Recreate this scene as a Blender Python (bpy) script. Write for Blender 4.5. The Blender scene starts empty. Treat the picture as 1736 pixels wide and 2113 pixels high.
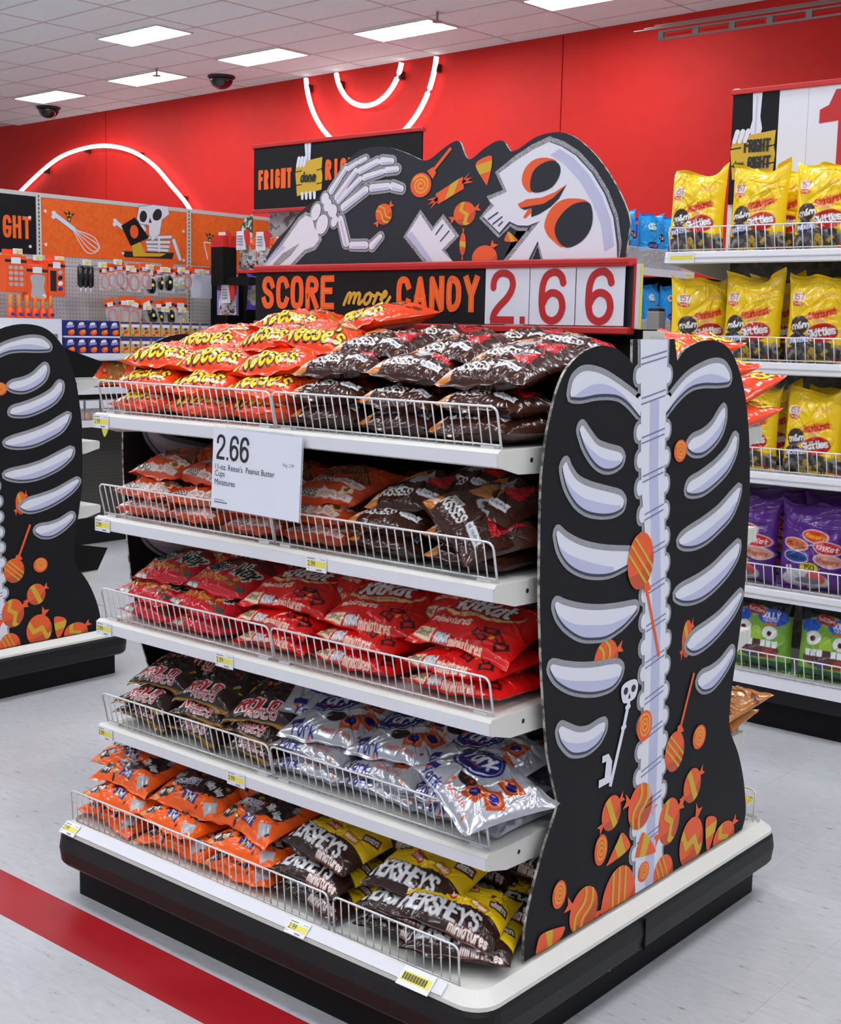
import bpy, bmesh, math, random
import numpy as np
from mathutils import Vector, Matrix
from mathutils.geometry import tessellate_polygon

scene = bpy.context.scene
COL = scene.collection
PI = math.pi

# ------------------------------------------------------------------ camera
CAM_POS = (2.6323, -1.9145, 1.43)
PITCH, YAW, ROLL = -0.1393, -0.6964, 0.0209
cam_data = bpy.data.cameras.new('camera')
cam = bpy.data.objects.new('camera', cam_data)
COL.objects.link(cam)
_f = Vector((math.sin(YAW) * math.cos(PITCH), math.cos(YAW) * math.cos(PITCH), math.sin(PITCH)))
_r = Vector((math.cos(YAW), -math.sin(YAW), 0))
_u = _r.cross(_f)
_c, _s = math.cos(ROLL), math.sin(ROLL)
_r2, _u2 = _r * _c + _u * _s, _u * _c - _r * _s
cam.matrix_world = Matrix(((_r2.x, _u2.x, -_f.x, CAM_POS[0]), (_r2.y, _u2.y, -_f.y, CAM_POS[1]),
                           (_r2.z, _u2.z, -_f.z, CAM_POS[2]), (0, 0, 0, 1)))
cam_data.sensor_fit = 'HORIZONTAL'
cam_data.sensor_width = 36.0
cam_data.lens = 2685.2 / 1736 * 36.0
cam_data.clip_start = 0.05
scene.camera = cam

# ------------------------------------------------------------------ world, exposure
world = bpy.data.worlds.new('world')
scene.world = world
world.use_nodes = True
world.node_tree.nodes['Background'].inputs[0].default_value = (0.86, 0.88, 0.95, 1)
world.node_tree.nodes['Background'].inputs[1].default_value = 0.43
vs = scene.view_settings
vs.view_transform = 'Standard'
vs.look = 'None'
vs.exposure = 0.0
vs.gamma = 1.0
vs.use_curve_mapping = False
LAMP = 26.0          # radiance of the ceiling troffers

# ------------------------------------------------------------------ helpers
def lin(r, g, b):
    def f(c):
        c /= 255.0
        return c / 12.92 if c <= 0.04045 else ((c + 0.055) / 1.055) ** 2.4
    return (f(r), f(g), f(b))

def mat(name, rgb=(200, 200, 200), rough=0.5, metal=0.0, spec=0.5, coat=0.0, emit=None, es=0.0, alpha=1.0, trans=0.0):
    m = bpy.data.materials.new(name)
    m.use_nodes = True
    b = m.node_tree.nodes['Principled BSDF']
    b.inputs['Base Color'].default_value = (*lin(*rgb), 1)
    b.inputs['Roughness'].default_value = rough
    b.inputs['Metallic'].default_value = metal
    b.inputs['Specular IOR Level'].default_value = spec
    b.inputs['Coat Weight'].default_value = coat
    b.inputs['Coat Roughness'].default_value = 0.08
    b.inputs['Alpha'].default_value = alpha
    b.inputs['Transmission Weight'].default_value = trans
    if emit:
        b.inputs['Emission Color'].default_value = (*lin(*emit), 1)
        b.inputs['Emission Strength'].default_value = es
    return m

def node(m, t, **kw):
    n = m.node_tree.nodes.new(t)
    for k, v in kw.items():
        if k in n.inputs:
            n.inputs[k].default_value = v
        else:
            setattr(n, k, v)
    return n

def wire(m, a, ao, b, bi):
    m.node_tree.links.new(a.outputs[ao], b.inputs[bi])

def noise_mix(m, scale, c1, c2, lo=0.4, hi=0.6, detail=4, stretch=None, bump=0.0):
    """two-tone noise into base colour, optional bump"""
    bs = m.node_tree.nodes['Principled BSDF']
    tc = node(m, 'ShaderNodeTexCoord')
    n = node(m, 'ShaderNodeTexNoise', Scale=scale, Detail=detail)
    if stretch:
        mp = node(m, 'ShaderNodeMapping', Scale=stretch)
        wire(m, tc, 'Object', mp, 'Vector'); wire(m, mp, 'Vector', n, 'Vector')
    else:
        wire(m, tc, 'Object', n, 'Vector')
    r = node(m, 'ShaderNodeValToRGB')
    r.color_ramp.elements[0].position = lo; r.color_ramp.elements[0].color = (*lin(*c1), 1)
    r.color_ramp.elements[1].position = hi; r.color_ramp.elements[1].color = (*lin(*c2), 1)
    wire(m, n, 'Fac', r, 'Fac'); wire(m, r, 'Color', bs, 'Base Color')
    if bump:
        bp = node(m, 'ShaderNodeBump', Strength=bump, Distance=0.002)
        wire(m, n, 'Fac', bp, 'Height'); wire(m, bp, 'Normal', bs, 'Normal')
    return m

def put(o, parent=None):
    COL.objects.link(o)
    if parent is not None:
        o.parent = parent
    return o

def tag(o, label=None, cat=None, group=None, kind=None):
    if label: o['label'] = label
    if cat: o['category'] = cat
    if group: o['group'] = group
    if kind: o['kind'] = kind
    return o

def empty(name, loc=(0, 0, 0), label=None, cat=None, group=None, rz=0):
    o = bpy.data.objects.new(name, None)
    o.empty_display_size = 0.05
    o.location = loc; o.rotation_euler = (0, 0, rz)
    COL.objects.link(o)
    return tag(o, label, cat, group)

class MB:
    """collects shapes; build() links them as ONE mesh object"""
    def __init__(s): s.v = []; s.f = []
    def add(s, vs_, fs):
        k = len(s.v); s.v += [tuple(p) for p in vs_]; s.f += [tuple(i + k for i in f) for f in fs]; return s
    def box(s, x0, x1, y0, y1, z0, z1):
        return s.add([(x0, y0, z0), (x1, y0, z0), (x1, y1, z0), (x0, y1, z0), (x0, y0, z1), (x1, y0, z1), (x1, y1, z1), (x0, y1, z1)],
                     [(0, 3, 2, 1), (4, 5, 6, 7), (0, 1, 5, 4), (1, 2, 6, 5), (2, 3, 7, 6), (3, 0, 4, 7)])
    def tube(s, path, r, n=6, closed=False):
        path = [Vector(p) for p in path]; k = len(s.v); m = len(path)
        for i, p in enumerate(path):
            if closed: t = path[(i + 1) % m] - path[i - 1]
            else: t = path[min(i + 1, m - 1)] - path[max(i - 1, 0)]
            t = t.normalized() if t.length else Vector((0, 0, 1))
            a = Vector((0, 0, 1)) if abs(t.z) < 0.9 else Vector((1, 0, 0))
            e = t.cross(a).normalized(); g = t.cross(e)
            for j in range(n):
                w = 2 * PI * j / n
                s.v.append(tuple(p + e * (r * math.cos(w)) + g * (r * math.sin(w))))
        for i in range(m if closed else m - 1):
            for j in range(n):
                a_, b_ = k + i * n, k + ((i + 1) % m) * n
                s.f.append((a_ + j, a_ + (j + 1) % n, b_ + (j + 1) % n, b_ + j))
        if not closed:
            s.f.append(tuple(k + j for j in range(n))[::-1]); s.f.append(tuple(k + (m - 1) * n + j for j in range(n)))
        return s
    def loft(s, rings, cap0=True, cap1=True):
        k = len(s.v); n = len(rings[0])
        for r in rings: s.v += [tuple(p) for p in r]
        for i in range(len(rings) - 1):
            for j in range(n):
                s.f.append((k + i * n + j, k + i * n + (j + 1) % n, k + (i + 1) * n + (j + 1) % n, k + (i + 1) * n + j))
        if cap0: s.f.append(tuple(k + j for j in range(n))[::-1])
        if cap1: s.f.append(tuple(k + (len(rings) - 1) * n + j for j in range(n)))
        return s
    def sheet(s, pts2, fn, d0, d1=None):
        """flat polygon pts2 mapped by fn(u,v,d); d1 makes it a slab"""
        pts2 = clean(pts2)
        tris = tessellate_polygon([[Vector((a, b, 0)) for a, b in pts2]])
        k = len(s.v); n = len(pts2)
        s.v += [tuple(fn(a, b, d0)) for a, b in pts2]
        s.f += [tuple(k + i for i in t) for t in tris]
        if d1 is not None:
            s.v += [tuple(fn(a, b, d1)) for a, b in pts2]
            s.f += [tuple(k + n + i for i in t[::-1]) for t in tris]
            s.f += [(k + j, k + (j + 1) % n, k + n + (j + 1) % n, k + n + j) for j in range(n)]
        return s
    def build(s, name, m, parent=None, smooth=False):
        me = bpy.data.meshes.new(name)
        me.from_pydata(s.v, [], s.f); me.update()
        if m: me.materials.append(m)
        if smooth:
            me.polygons.foreach_set('use_smooth', [True] * len(me.polygons))
        return put(bpy.data.objects.new(name, me), parent)

def clean(p):
    o = []
    for q in p:
        if not o or abs(q[0] - o[-1][0]) + abs(q[1] - o[-1][1]) > 1e-6: o.append(q)
    if len(o) > 1 and abs(o[0][0] - o[-1][0]) + abs(o[0][1] - o[-1][1]) < 1e-6: o.pop()
    return o

def bevel(o, w, seg=2):
    b = o.modifiers.new('bevel', 'BEVEL'); b.width = w; b.segments = seg; b.limit_method = 'ANGLE'; b.angle_limit = 0.7
    return o

def spline(pts, closed=True, k=4):
    n = len(pts); out = []
    rng_ = range(n) if closed else range(n - 1)
    for i in rng_:
        g = (lambda j: pts[j % n]) if closed else (lambda j: pts[min(max(j, 0), n - 1)])
        p0, p1, p2, p3 = g(i - 1), g(i), g(i + 1), g(i + 2)
        for s in range(k):
            t = s / k
            out.append(tuple(0.5 * ((2 * p1[d]) + (-p0[d] + p2[d]) * t + (2 * p0[d] - 5 * p1[d] + 4 * p2[d] - p3[d]) * t * t
                       + (-p0[d] + 3 * p1[d] - 3 * p2[d] + p3[d]) * t ** 3) for d in (0, 1)))
    if not closed: out.append(tuple(pts[-1]))
    return out

def area2(p): return sum(p[i - 1][0] * p[i][1] - p[i][0] * p[i - 1][1] for i in range(len(p)))

def offset(p, d):
    """grow a closed outline by d along its normals"""
    p = clean(p); n = len(p); sg = 1 if area2(p) > 0 else -1; out = []
    for i in range(n):
        a, b = p[i - 1], p[(i + 1) % n]
        tx, ty = b[0] - a[0], b[1] - a[1]; l = math.hypot(tx, ty) or 1
        out.append((p[i][0] + sg * ty / l * d, p[i][1] - sg * tx / l * d))
    return out

def ellipse(cx, cy, rx, ry, rot=0, n=28):
    c, s = math.cos(rot), math.sin(rot)
    return [(cx + rx * math.cos(t) * c - ry * math.sin(t) * s, cy + rx * math.cos(t) * s + ry * math.sin(t) * c)
            for t in (2 * PI * i / n for i in range(n))]

def ribbon_polys(path, w):
    """a stroke as one closed outline (mitred)"""
    L_, R_ = [], []
    n = len(path)
    for i, p in enumerate(path):
        a, b = path[max(i - 1, 0)], path[min(i + 1, n - 1)]
        tx, ty = b[0] - a[0], b[1] - a[1]; l = math.hypot(tx, ty) or 1
        k = 1.0
        if 0 < i < n - 1:
            t1 = (p[0] - a[0], p[1] - a[1]); l1 = math.hypot(*t1) or 1
            cs = abs((t1[0] * tx + t1[1] * ty) / (l1 * l)); k = 1 / max(cs, 0.6)
        nx, ny = -ty / l * w / 2 * k, tx / l * w / 2 * k
        L_.append((p[0] + nx, p[1] + ny)); R_.append((p[0] - nx, p[1] - ny))
    return L_, R_

def add_ribbon(mb, path, w, fn, d):
    L_, R_ = ribbon_polys(path, w); k = len(mb.v); n = len(path)
    mb.v += [tuple(fn(a, b, d)) for a, b in L_] + [tuple(fn(a, b, d)) for a, b in R_]
    mb.f += [(k + i, k + i + 1, k + n + i + 1, k + n + i) for i in range(n - 1)]
    return mb

def capsule(a, b, ra, rb, n=8):
    t = math.atan2(b[1] - a[1], b[0] - a[0]); o = []
    for i in range(n + 1):
        w = t + PI / 2 + PI * i / n; o.append((a[0] + ra * math.cos(w), a[1] + ra * math.sin(w)))
    for i in range(n + 1):
        w = t - PI / 2 + PI * i / n; o.append((b[0] + rb * math.cos(w), b[1] + rb * math.sin(w)))
    return o

# ------------------------------------------------------------------ stroke lettering
GL = {'A': '003960 1353', 'B': '00093958574505 4554513000', 'C': '5749190702104052', 'D': '00093957523000', 'E': '59090050 0545',
 'F': '590900 0545', 'G': '574919070210405254 5434', 'H': '0009 5059 0555', 'I': '0009', 'J': '0210304249', 'K': '0009 5904 1550', 'L': '090050',
 'M': '0009336960', 'N': '00095059', 'O': '104052574919070210', 'P': '00093958564505', 'R': '00093958564505 2550', 'S': '57491907154452401002',
 'T': '3039 0969', 'U': '090210405259', 'W': '0910355069', 'Y': '093469 3430', 'Z': '09590050',
 '0': '104052574919070210', '1': '172920', '2': '07194957540050', '5': '5909053654523001', '6': '491703104052451503', '7': '095920',
 '9': '104256491907144456', '.': '0010', "'": '0907', '-': '0444', '&': '5007293802104053', ' ': '',
 'a': '46160402103042 4640', 'b': '0900 0416364442301001', 'c': '4536160402103041', 'd': '4940 4436160402103042', 'e': '03434536160402103041',
 'f': '49392820 0646', 'g': '4636160402103042 464a3b0b', 'h': '0900 0416364440', 'i': '0600 0809', 'k': '0900 4602 1340', 'l': '0900',
 'm': '0600 0416263430 3446566460', 'n': '0600 0416364440', 'o': '103042443616040210', 'p': '060b 0416364442301002', 'r': '0600 04163635',
 's': '45361605133341301001', 't': '29213040 0646', 'u': '0602103042 4640', 'v': '062046', 'w': '0610345066', 'y': '0620 460b'}
ROUND = set('BCDGJOPRSU025698abcdefghmnoprstu&')
def _num(c): return {'a': -1, 'b': -2}.get(c, 0) if not c.isdigit() else int(c)
def chaikin(p):
    closed = p[0] == p[-1]; o = [] if closed else [p[0]]
    for a, b in zip(p[:-1], p[1:]):
        o += [(a[0] * .75 + b[0] * .25, a[1] * .75 + b[1] * .25), (a[0] * .25 + b[0] * .75, a[1] * .25 + b[1] * .75)]
    o.append(o[0] if closed else p[-1])
    return o
def text_paths(txt, cx, cy, w, h, shear=0.0, rot=0.0, smooth=1, gap=2.6):
    """polylines of txt fitted into a w x h box centred on cx,cy"""
    x = 0.0; lines = []
    for ch in txt:
        g = GL.get(ch, GL.get(ch.upper(), '')); mx = 2.0 if ch == ' ' else 0.0
        for st in g.split():
            p = [(_num(st[i]), _num(st[i + 1])) for i in range(0, len(st), 2)]
            mx = max(mx, max(q[0] for q in p))
            if ch in ROUND and len(p) > 3:
                for _ in range(smooth): p = chaikin(p)
            lines.append([(x + q[0] + shear * q[1], q[1]) for q in p])
        x += mx + gap
    W_ = max(x - gap, 1.0); sx, sy = w / W_, h / 9.0
    c, s = math.cos(rot), math.sin(rot); out = []
    for p in lines:
        q2 = []
        for a, b in p:
            X, Y = (a - W_ / 2 - shear * 4.5) * sx, (b - 4.5) * sy
            q2.append((cx + X * c - Y * s, cy + X * s + Y * c))
        out.append(q2)
    return out
def text_mesh(mb, txt, cx, cy, w, h, sw, fn, d, shear=0.0, rot=0.0, smooth=2, gap=2.6):
    for p in text_paths(txt, cx, cy, w - sw, h - sw, shear, rot, smooth, gap):
        # square ends
        a, b = p[0], p[1]; l = math.hypot(a[0] - b[0], a[1] - b[1]) or 1
        closed = p[0] == p[-1]
        if not closed:
            p = [(a[0] + (a[0] - b[0]) / l * sw / 2, a[1] + (a[1] - b[1]) / l * sw / 2)] + p[1:]
            a, b = p[-1], p[-2]; l = math.hypot(a[0] - b[0], a[1] - b[1]) or 1
            p = p[:-1] + [(a[0] + (a[0] - b[0]) / l * sw / 2, a[1] + (a[1] - b[1]) / l * sw / 2)]
        for i in range(len(p) - 1):                      # pieces overlap, so each lies a hair above the last
            d += 2e-5; a, b = p[i], p[i + 1]
            add_ribbon(mb, [a, b], sw, fn, d)
        for q in (p[1:-1] if not closed else p[:-1]):
            d += 2e-5; mb.sheet(ellipse(q[0], q[1], sw * .5, sw * .5, 0, 12), fn, d)
    return mb
HELV = {'6': [[(.50, .74), (.46, .87), (.37, .945), (.27, .95), (.15, .89), (.075, .73), (.055, .5), (.065, .3), (.12, .13), (.27, .05), (.42, .12), (.495, .3), (.44, .50), (.28, .575), (.145, .50), (.07, .36)]],
        '2': [[(.055, .66), (.07, .81), (.15, .92), (.28, .95), (.42, .90), (.485, .77), (.46, .62), (.36, .47), (.2, .32), (.09, .18), (.055, .05)], [(.0, .055), (.53, .055)]],
        '.': [[(.0, .055), (.11, .055)]]}
def digit_mesh(txt, x, z, h, sw, fn, d, wx=1.0):
    """grotesque digits set from x rightwards on the baseline z"""
    mb_ = MB()
    for ch in txt:
        for p in HELV[ch]:
            q = spline(p, False, 6) if len(p) > 2 else p
            q = [(x + a * h * wx, z + b * h) for a, b in q]
            for i in range(len(q) - 1):
                d += 4e-6; add_ribbon(mb_, q[i:i + 2], sw, fn, d)
                if len(q) > 2 and 0 < i: mb_.sheet(ellipse(q[i][0], q[i][1], sw / 2, sw / 2, 0, 10), fn, d + 2e-6)
        x += h * wx * (.20 if ch == '.' else .66)
    return mb_
def font_mesh(name, txt, size, m, parent=None, bold=0.0, sx=1.0):
    cu = bpy.data.curves.new(name, 'FONT'); cu.body = txt; cu.size = size; cu.offset = bold; cu.resolution_u = 4
    o = bpy.data.objects.new(name, cu); COL.objects.link(o)
    dg = bpy.context.evaluated_depsgraph_get(); dg.update()
    me = bpy.data.meshes.new_from_object(o.evaluated_get(dg)); me.name = name
    bpy.data.objects.remove(o)
    n = len(me.vertices); co = np.empty(n * 3); me.vertices.foreach_get('co', co); co = co.reshape(-1, 3)
    co[:, 0] *= sx
    mn, mx = co.min(0), co.max(0); co -= (mn + mx) / 2; me.vertices.foreach_set('co', co.ravel()); me.update()
    me.materials.clear(); me.materials.append(m)
    return put(bpy.data.objects.new(name, me), parent)

# ------------------------------------------------------------------ materials
M = {}
M['white_metal'] = mat('white_metal', (214, 213, 207), 0.42)
M['channel'] = mat('price_channel_plastic', (226, 227, 234), 0.22, coat=0.3)
M['black_base'] = mat('black_base', (18, 18, 19), 0.45, spec=0.35)
M['kick'] = mat('black_kick', (9, 9, 10), 0.55, spec=0.2)
M['chrome'] = mat('white_wire', (225, 225, 226), 0.28, metal=0.35)
M['board_black'] = mat('board_black', (20, 20, 24), 0.6, spec=0.25)
M['board_head'] = mat('board_header_black', (38, 40, 50), 0.5, spec=0.4)
M['edge'] = noise_mix(mat('cardboard_edge', (120, 116, 110), 0.8), 60, (70, 68, 66), (190, 186, 178))
M['bone'] = mat('bone_white', (226, 228, 239), 0.5)
M['bone2'] = mat('bone_shade', (190, 193, 222), 0.5)
M['glitter'] = noise_mix(mat('silver_glitter', (150, 150, 155), 0.45), 900, (70, 72, 80), (205, 206, 212), .42, .6, 2)
M['ink'] = mat('ink_dark', (62, 66, 84), 0.55)
M['ink2'] = mat('ink_line', (122, 124, 158), 0.55)
M['or1'] = mat('print_orange', (236, 94, 42), 0.5)
M['or2'] = mat('print_orange_dark', (196, 82, 44), 0.5)
M['yel'] = mat('print_gold', (212, 172, 44), 0.5)
M['orl'] = mat('print_orange_light', (252, 150, 62), 0.5)
M['letter'] = mat('print_letter_orange', (244, 100, 24), 0.5)
M['red'] = mat('red_plastic', (196, 44, 42), 0.35)
M['card'] = mat('white_card', (226, 228, 240), 0.4)
M['redink'] = mat('red_ink', (190, 34, 38), 0.45)
M['blackink'] = mat('black_ink', (28, 30, 36), 0.5)
M['greyink'] = mat('grey_ink', (120, 122, 130), 0.5)
M['tagyel'] = mat('tag_yellow', (232, 222, 96), 0.45)
M['paper'] = mat('tag_paper', (232, 234, 242), 0.45)
M['dark'] = mat('dark_panel', (13, 12, 12), 0.75, spec=0.2)
M['orange_board'] = noise_mix(mat('orange_board', (240, 100, 20), 0.55), 40, (238, 98, 18), (246, 108, 28))
M['rail'] = mat('light_rail', (206, 204, 202), 0.4)
M['neon'] = mat('neon_tube', (255, 230, 230), 0.3, emit=(255, 232, 234), es=2.8)
M['bracket'] = mat('neon_bracket', (70, 20, 24), 0.5)
M['lamp'] = mat('lamp_diffuser', (255, 255, 255), 0.4, emit=(248, 250, 255), es=LAMP)
M['grey'] = mat('grey_metal', (140, 138, 136), 0.45, metal=0.2)
M['dome'] = mat('dome_black', (8, 8, 9), 0.12, coat=0.6)
M['blue'] = mat('blue_box', (34, 52, 150), 0.4)
M['clear'] = mat('clear_film', (235, 238, 242), 0.12, alpha=0.28)

# floor vinyl: pale grey with short drifting chips and faint scuffs
def floor_mat():
    m = mat('vinyl_floor', (190, 190, 193), 0.32, coat=0.15)
    bs = m.node_tree.nodes['Principled BSDF']
    geo = node(m, 'ShaderNodeNewGeometry')
    mp = node(m, 'ShaderNodeMapping', Scale=(1.0, 3.2, 1.0), Rotation=(0, 0, 0.25))
    wire(m, geo, 'Position', mp, 'Vector')
    n1 = node(m, 'ShaderNodeTexNoise', Scale=22.0, Detail=5.0, Roughness=0.6)
    wire(m, mp, 'Vector', n1, 'Vector')
    r1 = node(m, 'ShaderNodeValToRGB')
    e = r1.color_ramp.elements
    e[0].position = 0.27; e[0].color = (*lin(100, 100, 102), 1)
    e[1].position = 0.36; e[1].color = (*lin(190, 191, 194), 1)
    x = e.new(0.7); x.color = (*lin(202, 203, 207), 1)
    wire(m, n1, 'Fac', r1, 'Fac')
    n2 = node(m, 'ShaderNodeTexNoise', Scale=2.2, Detail=3.0)
    wire(m, geo, 'Position', n2, 'Vector')
    oi = node(m, 'ShaderNodeObjectInfo')
    mx = node(m, 'ShaderNodeMix', data_type='RGBA', blend_type='MULTIPLY')
    mx.inputs[0].default_value = 1.0
    r2 = node(m, 'ShaderNodeValToRGB')
    r2.color_ramp.elements[0].position = .3; r2.color_ramp.elements[0].color = (0.83, 0.83, 0.83, 1)
    r2.color_ramp.elements[1].position = .7; r2.color_ramp.elements[1].color = (1, 1, 1, 1)
    wire(m, n2, 'Fac', r2, 'Fac')
    wire(m, r1, 'Color', mx, 6); wire(m, r2, 'Color', mx, 7)
    mx2 = node(m, 'ShaderNodeMix', data_type='RGBA', blend_type='MULTIPLY'); mx2.inputs[0].default_value = 1.0
    r3 = node(m, 'ShaderNodeValToRGB')
    r3.color_ramp.elements[0].color = (0.93, 0.93, 0.94, 1); r3.color_ramp.elements[1].color = (1, 1, 1, 1)
    wire(m, oi, 'Random', r3, 'Fac'); wire(m, mx, 2, mx2, 6); wire(m, r3, 'Color', mx2, 7)
    wire(m, mx2, 2, bs, 'Base Color')
    return m
M['floor'] = floor_mat()
M['stripe'] = noise_mix(mat('red_floor_stripe', (160, 26, 34), 0.25, coat=0.2), 3, (158, 22, 30), (172, 36, 42), .3, .7)
M['tile'] = noise_mix(mat('ceiling_tile', (220, 243, 244), 0.9), 30, (215, 238, 239), (224, 247, 248), .3, .7, 6, bump=0.15)
M['tbar'] = mat('ceiling_grid_bar', (196, 196, 198), 0.6)
M['redwall'] = noise_mix(mat('red_wall', (206, 33, 26), 0.65, spec=0.3), 6, (203, 32, 25), (209, 36, 29), .3, .7, 5)

def peg_mat(name, base, hole, pitch):
    m = mat(name, base, 0.6)
    bs = m.node_tree.nodes['Principled BSDF']
    tc = node(m, 'ShaderNodeTexCoord')
    mp = node(m, 'ShaderNodeMapping', Scale=(1 / pitch,) * 3); wire(m, tc, 'Object', mp, 'Vector')
    fr = node(m, 'ShaderNodeVectorMath', operation='FRACTION'); wire(m, mp, 'Vector', fr, 0)
    sb = node(m, 'ShaderNodeVectorMath', operation='SUBTRACT'); sb.inputs[1].default_value = (.5, .5, .5); wire(m, fr, 'Vector', sb, 0)
    ml = node(m, 'ShaderNodeVectorMath', operation='MULTIPLY'); ml.inputs[1].default_value = (1, 0, 1) if name.endswith('_x') else (0, 1, 1)
    wire(m, sb, 'Vector', ml, 0)
    ln = node(m, 'ShaderNodeVectorMath', operation='LENGTH'); wire(m, ml, 'Vector', ln, 0)
    lt = node(m, 'ShaderNodeMath', operation='LESS_THAN'); lt.inputs[1].default_value = 0.13; wire(m, ln, 'Value', lt, 0)
    mx = node(m, 'ShaderNodeMix', data_type='RGBA'); mx.inputs[6].default_value = (*lin(*base), 1); mx.inputs[7].default_value = (*lin(*hole), 1)
    wire(m, lt, 'Value', mx, 0); wire(m, mx, 2, bs, 'Base Color')
    return m
M['peg_y'] = peg_mat('pegboard_grey_y', (196, 193, 192), (84, 82, 84), 0.0254)
M['peg_dark_y'] = peg_mat('pegboard_dark_y', (92, 88, 84), (40, 38, 38), 0.0254)
M['peg_dark_x'] = noise_mix(mat('pegboard_dark_x', (78, 73, 68), 0.6), 28, (66, 62, 58), (92, 86, 80), .44, .56, 3)
M['bonepaper'] = noise_mix(mat('skeleton_paper', (170, 168, 170), 0.5), 26, (120, 118, 122), (196, 194, 196), .44, .52, 3)

# candy film: printed colour from the mesh, glossy and slightly creased
def film(name, rough, metal=0.0, coat=0.6):
    m = mat(name, (200, 200, 200), rough, metal, 0.42, coat)
    bs = m.node_tree.nodes['Principled BSDF']
    at = node(m, 'ShaderNodeAttribute', attribute_name='Col')
    wire(m, at, 'Color', bs, 'Base Color')
    tc = node(m, 'ShaderNodeTexCoord')
    n = node(m, 'ShaderNodeTexNoise', Scale=24.0, Detail=3.0, noise_type='RIDGED_MULTIFRACTAL'); wire(m, tc, 'Object', n, 'Vector')
    bp = node(m, 'ShaderNodeBump', Strength=0.32, Distance=0.0022); wire(m, n, 'Fac', bp, 'Height'); wire(m, bp, 'Normal', bs, 'Normal')
    wire(m, bp, 'Normal', bs, 'Coat Normal')
    return m
M['film'] = film('candy_film', 0.19, 0.0, 0.15)
M['foil'] = film('candy_foil', 0.22, 0.6, 0.25)
M['print'] = mat('flat_print', (200, 200, 200), 0.5)
_at = node(M['print'], 'ShaderNodeAttribute', attribute_name='Col'); wire(M['print'], _at, 'Color', M['print'].node_tree.nodes['Principled BSDF'], 'Base Color')
PANEL_OUT = [(-0.4767,0.1938),(-0.4771,0.2427),(-0.4722,0.2809),(-0.4522,0.3397),(-0.4187,0.4147),(-0.3859,0.4679),(-0.3775,0.4971),(-0.3953,0.5417),(-0.4154,0.5975),(-0.4248,0.6373),(-0.4456,0.7607),(-0.4613,0.893),(-0.4667,0.9703),(-0.4705,1.0717),(-0.4714,1.1097),(-0.4699,1.1718),(-0.4643,1.2086),(-0.457,1.2453),(-0.4386,1.3014),(-0.415,1.3454),(-0.3855,1.3723),(-0.3414,1.3947),(-0.281,1.4063),(-0.2218,1.3987),(-0.1804,1.383),(-0.1608,1.3696),(-0.1629,1.4187),(0.0082,1.4214),(0.024,1.3749),(0.0573,1.3992),(0.1146,1.4151),(0.1749,1.4198),(0.2389,1.4099),(0.2873,1.3832),(0.3332,1.3314),(0.369,1.26),(0.3952,1.159),(0.4111,1.0312),(0.41,0.9829),(0.4114,0.8863),(0.4064,0.7831),(0.3903,0.6846),(0.371,0.5832),(0.3667,0.5017),(0.3796,0.4647),(0.4275,0.4009),(0.4677,0.3161),(0.4872,0.2315),(0.472,0.1931)]
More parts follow.
